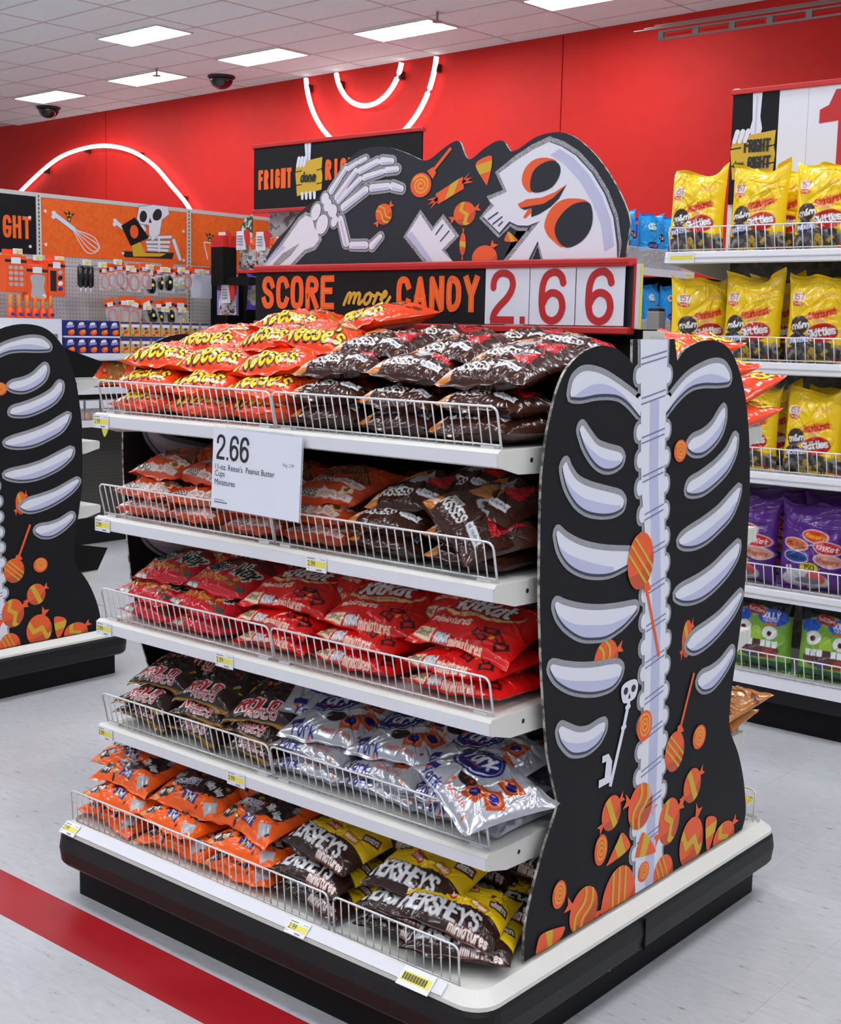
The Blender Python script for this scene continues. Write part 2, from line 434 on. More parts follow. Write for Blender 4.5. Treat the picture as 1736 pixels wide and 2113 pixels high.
RIBS = [([(-0.3885,1.315),(-0.3767,1.3423),(-0.3387,1.3569),(-0.2768,1.3498),(-0.2061,1.3265),(-0.1263,1.2939)],[(-0.3858,1.3087),(-0.3491,1.3065),(-0.2835,1.3112),(-0.2146,1.3069),(-0.1675,1.2884),(-0.1236,1.2612)]),([(-0.0276,1.2786),(0.0251,1.3164),(0.086,1.3466),(0.1745,1.3674),(0.2312,1.3656),(0.2621,1.3475),(0.27,1.3354)],[(-0.0258,1.259),(0.0273,1.2938),(0.0831,1.3181),(0.1422,1.3256),(0.2104,1.3244),(0.2613,1.3265),(0.2702,1.3339)]),([(-0.3505,1.2455),(-0.3407,1.2515),(-0.3209,1.2365),(-0.2858,1.2114),(-0.246,1.2),(-0.2004,1.1907),(-0.187,1.1818)],[(-0.3492,1.2403),(-0.3284,1.2085),(-0.293,1.1778),(-0.258,1.1629),(-0.2231,1.1606),(-0.1936,1.1688),(-0.1857,1.1791)]),([(-0.405,1.1749),(-0.3934,1.1838),(-0.3811,1.1682),(-0.3519,1.1443),(-0.3037,1.1276),(-0.2394,1.1132),(-0.1934,1.1026),(-0.1761,1.0916)],[(-0.4036,1.1672),(-0.388,1.1355),(-0.3537,1.1018),(-0.3099,1.0809),(-0.256,1.0705),(-0.211,1.069),(-0.181,1.0757),(-0.1737,1.0873)]),([(0.086,1.1899),(0.1067,1.2033),(0.1542,1.2127),(0.1957,1.2301),(0.2276,1.2557),(0.2455,1.2676)],[(0.0891,1.1825),(0.1159,1.1722),(0.1586,1.1712),(0.2066,1.1878),(0.242,1.2131),(0.256,1.2426),(0.2536,1.2638)]),([(0.0909,1.0934),(0.1045,1.107),(0.1519,1.1183),(0.2183,1.1391),(0.2733,1.166),(0.2998,1.1921),(0.3101,1.2008)],[(0.0929,1.086),(0.1193,1.0802),(0.1681,1.0813),(0.2291,1.0991),(0.2845,1.1256),(0.3168,1.1605),(0.3229,1.194)]),([(0.0666,0.9808),(0.098,0.9937),(0.1756,1.0111),(0.2494,1.0329),(0.3117,1.062),(0.3436,1.0759)],[(0.0691,0.9732),(0.0949,0.9644),(0.1438,0.9603),(0.199,0.9677),(0.2546,0.9863),(0.3109,1.0116),(0.3408,1.0433),(0.3543,1.0719)]),([(0.0623,0.8616),(0.0923,0.8708),(0.1644,0.8806),(0.2322,0.8962),(0.2949,0.9196),(0.3529,0.9412)],[(0.0643,0.8524),(0.0953,0.8404),(0.1445,0.8337),(0.2003,0.8373),(0.2565,0.8526),(0.3132,0.8764),(0.3567,0.909),(0.3671,0.9364)]),([(0.1271,0.7337),(0.159,0.7528),(0.2209,0.7643),(0.2843,0.7794),(0.342,0.8024),(0.3813,0.8176)],[(0.129,0.7273),(0.1568,0.7137),(0.1946,0.7126),(0.251,0.7248),(0.3079,0.747),(0.3589,0.7742),(0.3898,0.8051),(0.3886,0.815)]),([(0.1898,0.6369),(0.2078,0.6476),(0.2527,0.65),(0.2978,0.6591),(0.3362,0.6763),(0.3525,0.6831)],[(0.1921,0.6271),(0.2181,0.6102),(0.2574,0.6061),(0.2958,0.6177),(0.3337,0.6395),(0.3616,0.6636),(0.3618,0.6798)]),([(-0.4183,1.0448),(-0.4134,1.0519),(-0.3861,1.0361),(-0.3434,1.0184),(-0.29,1.003),(-0.22,0.99),(-0.1314,0.9785)],[(-0.4171,1.0408),(-0.4027,1.0109),(-0.3688,0.9809),(-0.3157,0.9583),(-0.2566,0.9465),(-0.2014,0.9448),(-0.1296,0.9565)]),([(-0.4151,0.9065),(-0.4077,0.9112),(-0.3773,0.8995),(-0.32,0.8837),(-0.2511,0.871),(-0.1796,0.8642),(-0.1163,0.8611),(-0.1041,0.857)],[(-0.4138,0.9012),(-0.3988,0.878),(-0.3649,0.8514),(-0.3162,0.8272),(-0.2669,0.8167),(-0.2166,0.8131),(-0.1557,0.8254),(-0.1097,0.8464),(-0.1028,0.8539)]),([(-0.4238,0.784),(-0.4136,0.7879),(-0.374,0.7759),(-0.3213,0.7633),(-0.2623,0.7535),(-0.2066,0.7486),(-0.17,0.7426),(-0.1546,0.7332)],[(-0.4221,0.7784),(-0.4002,0.7544),(-0.357,0.7297),(-0.3083,0.7123),(-0.2485,0.7001),(-0.1926,0.6995),(-0.1625,0.7134),(-0.1532,0.7287)]),([(-0.3854,0.6497),(-0.3755,0.6542),(-0.3562,0.6457),(-0.317,0.6286),(-0.2776,0.6224),(-0.2381,0.6274),(-0.2153,0.6274)],[(-0.385,0.6442),(-0.3735,0.6226),(-0.3435,0.5964),(-0.3141,0.5851),(-0.2747,0.5812),(-0.2354,0.5902),(-0.2139,0.6078),(-0.2108,0.6213)])]
SPINE = ([(-0.1373,1.4195),(-0.1226,1.2702),(-0.1075,1.1173),(-0.0883,1.0332),(-0.0732,0.9058),(-0.0585,0.6896),(-0.0552,0.58),(-0.0582,0.4707),(-0.0633,0.361),(-0.0575,0.1936)],[(-0.0241,1.4203),(-0.0207,1.3182),(-0.0116,1.1099),(0.0004,1.0029),(0.0252,0.7834),(0.0321,0.6162),(0.0393,0.4457),(0.0501,0.3284),(0.0622,0.2204),(0.0625,0.1934)])
SWIRLS = [(0.0515,1.1796,0.0283,0.0246),(-0.0492,0.582,0.0319,0.0348),(0.2087,0.4969,0.0318,0.029),(-0.2089,0.3459,0.0256,0.0342),(-0.3628,0.2976,0.0252,0.0298),(-0.0236,0.2384,0.0241,0.0235)]
CANDIES = [('plain',-0.1719,0.4171,0.0381,0.0387,0.5),('wave',-0.0499,0.3985,0.0517,0.0528,-0.4),('zig',0.0834,0.3258,0.0487,0.0551,0.4),('plain',0.1874,0.384,0.0414,0.0415,0.5),('wave',-0.2664,0.2301,0.054,0.0519,-0.5),('line',-0.127,0.1957,0.0714,0.0877,0),('line',0.0662,0.2016,0.0462,0.0484,0.5),('zig',0.1973,0.2404,0.0569,0.0623,1.2),('zig',0.3664,0.2024,0.0565,0.0416,0.6),('wave',-0.2154,0.7616,0.0463,0.0419,0.3),('plain',0.1299,0.7457,0.0231,0.0438,0.6)]
CORNS = [[(-0.1241,0.3598),(-0.0935,0.3309),(-0.0961,0.3127),(-0.1786,0.3019),(-0.1755,0.3118),(-0.1428,0.3456)],[(-0.0401,0.3318),(-0.0161,0.3225),(0.0241,0.2785),(0.0163,0.2694),(-0.0566,0.2816),(-0.0615,0.291)],[(0.2654,0.2786),(0.2898,0.2803),(0.3187,0.2659),(0.3166,0.2394),(0.2913,0.1975),(0.2763,0.1996),(0.2669,0.2416)],[(-0.4354,0.2196),(-0.4176,0.2337),(-0.3475,0.2233),(-0.3381,0.2147),(-0.36,0.1973),(-0.4337,0.1912)]]
LOLLIES = [(-0.0975,0.9541,0.0532,0.0614,(-0.0677,0.8892),(0.0004,0.7297)),(0.0923,0.4895,0.0439,0.0471,(0.1105,0.5334),(0.1661,0.6594))]
KEY = [(-0.1196,0.6728),(-0.1373,0.5986),(-0.1825,0.4791),(0.0346,0.0239)]
HEAD_OUT = [(0.0286,1.5858),(0.0334,1.6156),(0.071,1.6565),(0.1263,1.6961),(0.1579,1.7263),(0.2157,1.7549),(0.2505,1.7778),(0.2847,1.8064),(0.3141,1.8379),(0.3557,1.8635),(0.4051,1.8734),(0.4658,1.8676),(0.5255,1.849),(0.5685,1.8318),(0.5952,1.8321),(0.6359,1.8542),(0.6674,1.8673),(0.6845,1.8648),(0.698,1.8387),(0.7089,1.8257),(0.7236,1.8257),(0.752,1.8429),(0.7882,1.8584),(0.8104,1.8577),(0.8251,1.841),(0.8353,1.8331),(0.8569,1.8387),(0.8951,1.8576),(0.9332,1.8655),(0.971,1.8641),(1.0087,1.8491),(1.054,1.8144),(1.0918,1.7733),(1.1261,1.7239),(1.1495,1.6755),(1.1495,1.6399),(1.1432,1.5894),(1.1427,1.5743)]
ARM = [(0.0193,1.5899),(0.0944,1.6431),(0.1581,1.7044),(0.1805,1.716),(0.2052,1.7089),(0.2122,1.6869),(0.2257,1.6709),(0.2303,1.6553),(0.2128,1.6371),(0.1771,1.6285),(0.125,1.5915)]
ARM_SLIT = [(0.0573,1.5926),(0.0946,1.6208),(0.1588,1.6462),(0.1271,1.6169),(0.0809,1.5906)]
BONES = [((0.2723,1.7736),(0.3228,1.8268),0.0092,0.0066),((0.3333,1.8261),(0.3604,1.8379),0.0075,0.006),((0.3707,1.8402),(0.3892,1.8456),0.0066,0.0059),((0.292,1.7574),(0.3566,1.8188),0.0091,0.0078),((0.3712,1.8179),(0.4283,1.8365),0.009,0.0082),((0.4444,1.837),(0.4765,1.8349),0.01,0.0076),((0.2986,1.748),(0.3715,1.7985),0.0079,0.0072),((0.386,1.8006),(0.447,1.8119),0.0083,0.0071),((0.459,1.8141),(0.4929,1.815),0.0082,0.0076),((0.3159,1.732),(0.3907,1.7706),0.0103,0.0095),((0.4113,1.774),(0.4639,1.7757),0.0095,0.0088),((0.48,1.7749),(0.5079,1.7676),0.01,0.0082),((0.3058,1.702),(0.326,1.6435),0.0098,0.011),((0.3452,1.6369),(0.3935,1.6357),0.0091,0.0096),((0.4142,1.6337),(0.4424,1.6554),0.0096,0.0066)]
WRIST = [(0.2183,1.7238,0.0155,0.0232),(0.2508,1.7563,0.0131,0.0153),(0.2598,1.739,0.013,0.0169),(0.2774,1.7245,0.0164,0.0168),(0.2408,1.6921,0.0197,0.0263),(0.2843,1.6982,0.0108,0.0153)]
SKULL = [(0.9378,1.8462),(0.8961,1.8329),(0.85,1.8121),(0.8014,1.7858),(0.8255,1.7443),(0.7757,1.7282),(0.7901,1.7141),(0.7593,1.692),(0.8078,1.6533),(0.8351,1.6779),(0.8595,1.6682),(0.8872,1.6666),(0.9199,1.6755),(0.8305,1.5855),(0.8884,1.5846),(0.9159,1.6319),(0.9352,1.5838),(1.1253,1.5807),(1.1223,1.6198),(1.1107,1.677),(1.0869,1.7258),(1.0523,1.7726),(1.0104,1.8113),(0.9723,1.8336)]
EYES_O = [[(0.8667,1.7679),(0.8744,1.7924),(0.8971,1.8096),(0.9277,1.8132),(0.9585,1.8041),(0.944,1.7882),(0.9143,1.7653),(0.894,1.7399),(0.8761,1.7486)],[(0.9325,1.6682),(0.9441,1.6957),(0.9698,1.7162),(1.0033,1.7214),(1.0442,1.7128),(1.0307,1.6861),(0.9953,1.6476),(0.9846,1.6164),(0.9543,1.6333),(0.9383,1.6494)]]
EYES_B = [[(0.8905,1.7604),(0.8999,1.7878),(0.9281,1.803),(0.9547,1.8044),(0.9704,1.7896),(0.9675,1.7684),(0.9495,1.7479),(0.9193,1.7387),(0.8959,1.7414)],[(0.9609,1.658),(0.9749,1.6852),(1.0075,1.7084),(1.0461,1.7112),(1.0579,1.6911),(1.0575,1.6609),(1.0404,1.634),(1.0115,1.618),(0.9891,1.617),(0.9695,1.6329)]]
NOSE_O = [[(0.8569,1.715),(0.8809,1.7249),(0.9236,1.727),(0.9576,1.7368),(0.9896,1.7526),(0.9543,1.7246),(0.928,1.7125),(0.8894,1.7089),(0.8651,1.7059)],[(0.8738,1.686),(0.8895,1.7058),(0.8966,1.7055),(0.8947,1.694),(0.8806,1.6826)]]
NOSE_B = [(0.8651,1.7062),(0.8894,1.7092),(0.928,1.7128),(0.9543,1.7249),(0.9878,1.7505),(0.9695,1.7224),(0.9475,1.7049),(0.9174,1.6906),(0.8962,1.6851),(0.8966,1.7055),(0.8779,1.7016)]
JAW = [(0.5695,1.7049),(0.6063,1.6628),(0.6383,1.6916),(0.6793,1.65),(0.6383,1.6186),(0.6761,1.5874),(0.5982,1.5886),(0.527,1.6551)]
TEETH = [[(0.774,1.684),(0.8029,1.6996)],[(0.7875,1.6726),(0.8154,1.6895)],[(0.804,1.6679),(0.817,1.6786)],[(0.6184,1.6541),(0.6409,1.6777)],[(0.6334,1.6381),(0.6609,1.6628)]]
HLOLLY = (0.569,1.7728,0.0328,0.0287,(0.6023,1.8007),(0.6593,1.8527))
HBAR = [[(0.6148,1.7495),(0.6963,1.7855),(0.7006,1.7577),(0.6234,1.7253)],[(0.6598,1.7696),(0.6871,1.7818),(0.6712,1.7461),(0.6436,1.7336)]]
HCORN = [[(0.7338,1.8074),(0.7486,1.8218),(0.7751,1.8277),(0.7806,1.8203),(0.779,1.7982),(0.7691,1.7653),(0.7629,1.7666)],[(0.8235,1.6343),(0.8301,1.6527),(0.836,1.6541),(0.8586,1.6375),(0.8568,1.6328)]]
HCANDY = [(0.7046,1.7006,0.0328,0.0274,'zig',0.35),(0.7013,1.6304,0.0093,0.0263,'plain',1.5),(0.7667,1.5963,0.0371,0.0299,'none',1.0),(0.4514,1.7091,0.0274,0.0255,'wave',0.8)]
W_SKULL = [(3.7599,2.136),(3.7799,2.218),(3.8957,2.2398),(4.0267,2.2385),(4.0369,2.188),(3.9731,2.1472),(3.9525,2.0484),(3.8933,1.9984),(3.8613,2.0422),(3.8619,2.1032),(3.7913,2.1031)]
W_EYES = [[(3.7817,2.1527),(3.7987,2.1893),(3.8307,2.1919),(3.8458,2.1577),(3.8235,2.1206),(3.7916,2.1233)],[(3.895,2.1768),(3.9279,2.215),(3.9671,2.208),(3.9707,2.1674),(3.9403,2.1396),(3.9012,2.1417)]]
W_NOSE = [(3.8689,2.1545),(3.8854,2.1202),(3.8595,2.1152)]
W_BAG = [(3.6275,2.0811),(3.741,2.1446),(3.861,2.0167),(3.7071,1.9513)]
W_POUR = [(3.7134,1.9517),(3.7773,1.991),(3.8277,1.9129),(4.0108,1.9182),(3.9577,1.8946),(3.7252,1.8817)]
W_BOWL = [(3.6314,1.9136),(4.0777,1.9272),(4.064,1.8838),(3.6521,1.8747)]
W_BONES = [((3.5906,2.0983),(3.6645,2.0588)),((3.9598,2.1308),(3.8934,2.0086)),((3.7532,2.1053),(3.8035,2.0484)),((3.7852,2.1228),(3.823,2.07)),((3.7276,2.0783),(3.7841,2.0319)),((4.0783,2.0103),(4.1314,1.8885)),((3.9484,2.0276),(3.9475,1.93)),((3.8481,2.0159),(4.0517,2.0344)),((3.8413,1.9849),(4.0381,1.9974)),((3.8475,1.9599),(4.0312,1.9659)),((3.8538,1.9378),(4.0243,1.9396)),((3.1124,2.1102),(3.2542,2.0299)),((3.8749,2.1041),(3.8871,2.0286))]
W_WHISK = [[(3.2482,2.0198),(3.3338,1.8992),(3.399,1.8854),(3.4476,1.9157),(3.4421,1.9498),(3.3949,1.9958),(3.2542,2.0299)],[(3.254,2.0222),(3.3579,1.9202),(3.4172,1.8992),(3.436,1.9446),(3.2542,2.0299)],[(3.2518,2.0249),(3.3821,1.9412),(3.4295,1.9147)]]
W_OWLS = [(3.2153,2.1135),(4.4063,2.0579)]
W_GLASS = [[(4.3527,2.0173),(4.3875,1.8969)],[(4.3527,2.0173),(4.4517,2.0182)],[(4.4233,2.0644),(4.4344,1.8994)]]
# ================================================================== THE SETTING
mb = MB(); mb.box(-26, 9, -9, 14, -0.06, -0.002)
floor = tag(mb.build('floor', M['floor']), 'pale grey vinyl store floor', None, None, 'structure')
TS = 0.3048
ft = MB(); ft.box(0.0002, TS - 0.0002, 0.0002, TS - 0.0002, -0.003, 0.0)
ft0 = None
for i in range(-7, 8):
    for j in range(-4, 8):
        if ft0 is None:
            o = ft0 = ft.build('floor_tile', M['floor'], floor)
        else:
            o = put(ft0.copy(), floor)
        o.location = (i * TS, j * TS, 0)
mb = MB(); mb.box(-3.2, 2.4, -0.258, -0.112, 0.0, 0.0008)
tag(mb.build('trim_1', M['stripe']), 'dark red stripe inlaid in the floor along the candy display', None, None, 'structure')

WY = lambda x: 11.23 - 0.042 * x         # the red wall runs a touch askew to the display
seams = [-25.0, -16.0, -6.52, 3.5]
mb = MB()
mb.add([(-25, WY(-25) + .03, 0), (3.5, WY(3.5) + .03, 0), (3.5, WY(3.5) + .03, 5.2), (-25, WY(-25) + .03, 5.2)], [(0, 1, 2, 3)])
wall_back = tag(mb.build('wall_back', mat('wall_joint', (90, 16, 14), 0.7)), 'tall red store wall', None, None, 'structure')
for a, b in zip(seams[:-1], seams[1:]):
    mb = MB()
    mb.add([(a + .008, WY(a), 0), (b - .008, WY(b), 0), (b - .008, WY(b), 5.1), (a + .008, WY(a), 5.1),
            (a + .008, WY(a) + .02, 0), (b - .008, WY(b) + .02, 0), (b - .008, WY(b) + .02, 5.1), (a + .008, WY(a) + .02, 5.1)],
           [(0, 1, 2, 3), (0, 4, 5, 1), (3, 2, 6, 7), (0, 3, 7, 4), (1, 5, 6, 2)])
    mb.build('wall_panel', M['redwall'], wall_back)

# ceiling: lay-in tiles on a grid turned with the wall
CZ = 4.95
TH = -0.037
ceil_mb = MB(); ceil_mb.box(-22, 10, -9, 11.75, 0.03, 0.06)
ceiling = ceil_mb.build('ceiling', M['tbar'])
ceiling.location = (0, 0, CZ); ceiling.rotation_euler = (0, 0, TH)
tag(ceiling, 'white lay-in tile ceiling', None, None, 'structure')
TX, TY = 1.275, 0.6375
ct = MB(); ct.box(0.012, TX - 0.012, 0.012, TY - 0.012, 0.004, 0.03)
c0 = None
OX, OY = -16.607 - 2 * TX, 9.62 - 9 * TY
for i in range(0, 16):
    for j in range(0, 13):
        if c0 is None: o = c0 = ct.build('ceiling_tile', M['tile'], ceiling)
        else: o = put(c0.copy(), ceiling)
        o.location = (OX + i * TX, OY + j * TY, 0)
mb = MB()
for i in range(0, 17): mb.box(OX + i * TX - .012, OX + i * TX + .012, OY, OY + 13 * TY, 0.0, 0.012)
for j in range(0, 14): mb.box(OX, OX + 16 * TX, OY + j * TY - .012, OY + j * TY + .012, 0.0, 0.0115)
mb.build('ceiling_grid', M['tbar'], ceiling)

def ceil_pt(lx, ly): return (lx * math.cos(TH) - ly * math.sin(TH), lx * math.sin(TH) + ly * math.cos(TH))
lf = MB()
LX, LY = 1.255, 0.56
for a in (0, LX - .025): lf.box(a, a + .025, 0, LY, -0.012, 0.004)
for a in (0, LY - .025): lf.box(.025, LX - .025, a, a + .025, -0.012, 0.004)
ld = MB(); ld.box(.025, LX - .025, .025, LY - .025, -0.004, 0.003)
lv = MB()
for k in range(1, 6): lv.box(.025 + k * (LX - .05) / 6 - .003, .025 + k * (LX - .05) / 6 + .003, .025, LY - .025, -0.010, -0.0045)
for k in range(1, 3): lv.box(.025, LX - .025, .025 + k * (LY - .05) / 3 - .003, .025 + k * (LY - .05) / 3 + .003, -0.010, -0.0045)
lamp0 = None
def ceiling_light(lx, ly, label, grp):
    global lamp0
    x, y = ceil_pt(lx, ly)
    t = empty('ceiling_light', (x, y, CZ), label, 'ceiling light', grp, TH)
    if lamp0 is None:
        lf.build('frame', M['white_metal'], t); ld.build('diffuser', M['lamp'], t); lv.build('louvre', M['rail'], t); lamp0 = t
    else:
        for ch in lamp0.children: put(ch.copy(), t)
for lx, lb in ((-16.607, 'ceiling light nearest the left edge, above a black dome camera'), (-14.04, 'ceiling light left of the sprinkler, second from the left in the wall row'),
               (-11.516, 'ceiling light beside the second dome camera, third in the wall row'), (-8.944, 'bright ceiling light above the neon bullseye'), (-6.36, 'ceiling light cut off by the top edge of the picture')):
    ceiling_light(lx, 9.675, lb, 'ceiling lights in view')
ceiling_light(-11.738, 7.95, 'ceiling light set forward of the wall row, at upper left', 'ceiling lights in view')
for lx in (-12.5, -9.0, -5.5, -2.0, 1.5, 5.0):
    for ly in (-6.0, -3.2, -0.6, 2.0, 4.4):
        if lx < -6 and ly < -1: continue
        ceiling_light(lx, ly, 'ceiling light over the sales floor, outside the picture', 'ceiling lights over the sales floor')

# neon bullseye rings, dome cameras, sprinklers, slotted rail
def neon(name, pts, label, parts_at):
    t = empty(name, pts[0], label, 'neon light')
    MB().tube([Vector(p) - Vector(pts[0]) for p in pts], 0.033, 8).build('tube', M['neon'], t, True)
    for i in parts_at:
        p = Vector(pts[i]) - Vector(pts[0])
        MB().box(p.x - .03, p.x + .03, p.y, p.y + .1, p.z - .07, p.z + .03).build('bracket', M['bracket'], t)
def on_wall(x, z): return (x, WY(x) - .1, z)
r1 = spline([(-18.85, 3.6), (-18.628, 3.728), (-17.754, 4.108), (-17.045, 4.312), (-16.079, 4.376), (-15.238, 4.253), (-14.57, 3.979), (-14.056, 3.602), (-13.648, 3.277), (-13.4, 2.95)], False, 5)
neon('neon_arc', [on_wall(*p) for p in r1], 'large pink neon arch low on the red wall, at left', (10, 18, 27, 38))
NC = (-9.70, 5.03)
def arc(r, a0, a1, n=24): return [on_wall(NC[0] + r * 1.035 * math.cos(a0 + (a1 - a0) * i / n), NC[1] + r * math.sin(a0 + (a1 - a0) * i / n)) for i in range(n + 1)]
neon('neon_arc', arc(1.2, PI + .1, PI + 1.25), 'left curve of the outer neon ring above the black header sign', (2, 20))
neon('neon_arc', arc(1.2, -1.25, -.1), 'right curve of the outer neon ring, rising to the ceiling', (4, 22))
neon('neon_arc', arc(0.61, PI + .2, 2 * PI - .2), 'inner U-shaped neon arc of the bullseye', (2, 22))

def dome_cam(x, y, label):
    t = empty('dome_camera', (x, y, CZ), label, 'security camera', 'dome cameras')
    rings = []
    for k in range(7):
        a = k / 6 * PI / 2 * .98; rings.append([(0.17 * math.cos(a) * math.cos(w), 0.17 * math.cos(a) * math.sin(w), -.03 - .15 * math.sin(a)) for w in (2 * PI * i / 20 for i in range(20))])
    MB().loft(rings[::-1]).build('dome', M['dome'], t, True)
    MB().loft([[(r * math.cos(w), r * math.sin(w), z) for w in (2 * PI * i / 20 for i in range(20))] for r, z in ((.19, .01), (.2, -.01), (.18, -.035))]).build('ring', M['blackink'], t)
dome_cam(-12.0, 10.95, 'black dome camera on the ceiling beside the third light')
dome_cam(-16.5, 11.13, 'black dome camera on the ceiling at far left')
def sprinkler(x, y, label):
    t = empty('sprinkler_head', (x, y, CZ), label, 'sprinkler', 'ceiling sprinklers')
    MB().tube([(0, 0, .0), (0, 0, -.1)], .014, 8).build('stem', M['grey'], t)
    MB().loft([[(r * math.cos(w), r * math.sin(w), z) for w in (2 * PI * i / 12 for i in range(12))] for r, z in ((.055, -.1), (.06, -.11), (.02, -.115))]).build('deflector', M['grey'], t)
sprinkler(-7.06, 9.79, 'small sprinkler head above the brightest ceiling light')
sprinkler(-12.3, 10.03, 'small sprinkler head at left, over the second light')

t = empty('slotted_rail', (-4.35, 10.0, 4.40), 'grey slotted rail with wires hanging below the ceiling at upper right', 'rail')
mb = MB()
mb.box(0, 3.2, 0, .03, -.045, -.03); mb.box(0, 3.2, 0, .03, .03, .045)
mb.build('rail', M['grey'], t)
for k in range(9): MB().box(k * .39, k * .39 + .06, -.002, .03, -.03, .03).build('web', M['grey'], t)
for k in range(8): MB().box(k * .39 + .09, k * .39 + .35, .005, .025, -.008, .008).build('slot_bar', M['redwall'], t)
for k in range(3): MB().tube([(-.25 + k * .1, -.05 + k * .03, .06 + .022 * k), (3.2, -.05 + k * .03, .06 + .022 * k)], .006, 5).build('wire', M['grey'], t)

# ================================================================== THE CANDY DISPLAYS
SZ = [1.215, 0.963, 0.705, 0.438]
X0, X1, YB0, YB1 = -0.07, 1.29, -0.103, 1.175
DECK = 0.186

def rrect(x0, x1, y0, y1, r, z, n=6):
    o = []
    for cx, cy, a in ((x1 - r, y1 - r, 0), (x0 + r, y1 - r, PI / 2), (x0 + r, y0 + r, PI), (x1 - r, y0 + r, 1.5 * PI)):
        for k in range(n + 1):
            w = a + PI / 2 * k / n; o.append((cx + r * math.cos(w), cy + r * math.sin(w), z))
    return o

def ins(d, z, r=0.06): return rrect(X0 + d, X1 - d, YB0 + d, YB1 - d, max(r - d * .6, .012), z)

def gondola(ox, oy, label):
    t = empty('candy_gondola', (ox, oy, 0), label, 'shelf unit')
    MB().loft([ins(.006, .088), ins(0, .096), ins(-.004, .13), ins(0, .158), ins(.006, .170)]).build('bumper', M['black_base'], t)
    MB().loft([ins(.045, 0.0, .03), ins(.045, .09, .03)]).build('kick_plate', M['kick'], t)
    MB().loft([ins(.003, .168), ins(.004, .176), ins(.027, .194), ins(.030, .196), ins(.034, DECK)]).build('deck', M['white_metal'], t)
    # end bumper joint and screw
    MB().box(X1 + .001, X1 + .0065, .48, .484, .092, .165).build('bumper_joint', M['kick'], t)
    MB().tube([(X1 - .046, .42, .055), (X1 - .043, .42, .055)], .006, 10).build('screw', M['rail'], t)
    MB().box(0.0, 1.22, .528, .546, DECK, 1.44).build('back_panel', M['dark'], t)
    for x in (-.004, 1.212):
        u = MB().box(x, x + .012, .515, .559, DECK, 1.40).build('upright', M['dark'], t)
        MB().box(x - .002, x + .014, .505, .569, 1.40, 1.437).build('upright_cap', M['white_metal'], u)
    MB().loft([[(x, y, z) for y, z in ((-.1005, .1795), (-.0790, .1955), (-.0775, .1945), (-.0985, .1785))] for x in (-.03, 1.19)]).build('price_channel', M['channel'], t)
    for side in (0, 1):
        Y = (lambda y: y) if side == 0 else (lambda y: 1.074 - y)
        for k, z in enumerate(SZ):
            mb = MB()
            ya, yb = sorted((Y(.002), Y(.526)))
            mb.box(0.002, 1.218, ya, yb, z - .012, z - .002)
            sh = mb.build('shelf', M['white_metal'], t)
            prof = [(-.006, z - .032), (.004, z - .036), (.012, z - .030), (.012, z - .004), (.004, z), (-.002, z - .001), (-.008, z - .007)]
            pr = [[(x, Y(y), zz) for y, zz in prof] for x in (0, 1.22)]
            MB().loft(pr).build('shelf_lip', M['white_metal'], sh)
            pr = [[(x, Y(y), zz) for y, zz in ((-.0095, z - .008), (-.0035, z - .010), (-.0035, z - .030), (-.008, z - .032))] for x in (.002, 1.218)]
            MB().loft(pr).build('price_channel', M['channel'], sh)
            for x in (.003, 1.217):
                bp = [(.0, z - .003), (.52, z - .003), (.52, z - .085), (.40, z - .075), (.20, z - .055), (.06, z - .05), (.0, z - .034)]
                b = MB()
                b.sheet(bp, lambda u, v, d: (d, Y(u), v), x - .002, x + .002)
                br = b.build('bracket', M['white_metal'], sh)
                sg = .0025 if x > .6 else -.0025
                MB().sheet(ellipse(.10, z - .025, .005, .005, 0, 10), lambda u, v, d: (d, Y(u), v), x + sg).build('bolt_hole', M['blackink'], sh)
    return t
main_g = gondola(0, 0, 'white candy shelf unit on a black base, five tiers, in the foreground')
LOX, LOY = -2.922, 0.17
left_g = gondola(LOX, LOY, 'second white shelf unit on a black base, mostly outside the left edge')

wire0 = {}
def fence(x0, x1, y, z, h, label, grp, face=-1, lean=.018, base=(0, 0)):
    """wire fence along X; face -1 leans towards -Y"""
    t = empty('wire_fence', (base[0] + x0, base[1] + y, z), label, 'shelf fence', grp)
    w = x1 - x0; r = .014
    def P(x, zz): return (x, face * lean * zz / h, zz)
    path = [P(0, 0), P(0, h - r)] + [P(r - r * math.cos(a), h - r + r * math.sin(a)) for a in (PI / 6, PI / 3, PI / 2)] + \
           [P(w - r + r * math.sin(a), h - r + r * math.cos(a)) for a in (0, PI / 6, PI / 3)] + [P(w, h - r), P(w, 0)]
    MB().tube(path, .0024, 6).build('rim', M['chrome'], t, True)
    MB().tube([P(0, .006), P(w, .006)], .002, 6).build('bottom_wire', M['chrome'], t, True)
    n = max(1, round(w / .0218))
    key = (round(h, 4), face)
    for k in range(1, n):
        if key not in wire0:
            o = wire0[key] = MB().tube([P(0, .0), P(0, h)], .0015, 5).build('wire', M['chrome'], t, True)
        else: o = put(wire0[key].copy(), t)
        o.location = (k * w / n, 0, 0)
    for x in (.03, w - .03): MB().box(x - .016, x + .016, -.004, .012, -.0015, .004).build('clip', M['chrome'], t)
    return t
SN = ['top', 'second', 'third', 'fourth', 'bottom']
for k, z in enumerate(SZ):
    fence(.006, .606, .018, z, .078, f'left wire fence along the front of the {SN[k]} shelf', 'front shelf fences')
    fence(.612, 1.208, .018, z, .078, f'right wire fence along the front of the {SN[k]} shelf', 'front shelf fences')
fence(-.035, .86, -.062, DECK, .085, 'long wire fence along the front of the base deck', 'front shelf fences', lean=.006)
fence(.875, 1.205, -.062, DECK, .085, 'short wire fence at the near corner of the base deck', 'front shelf fences', lean=.006)
fence(.6, 1.235, 1.125, DECK, .085, 'wire fence on the far side of the base deck', None, face=1, lean=.004)
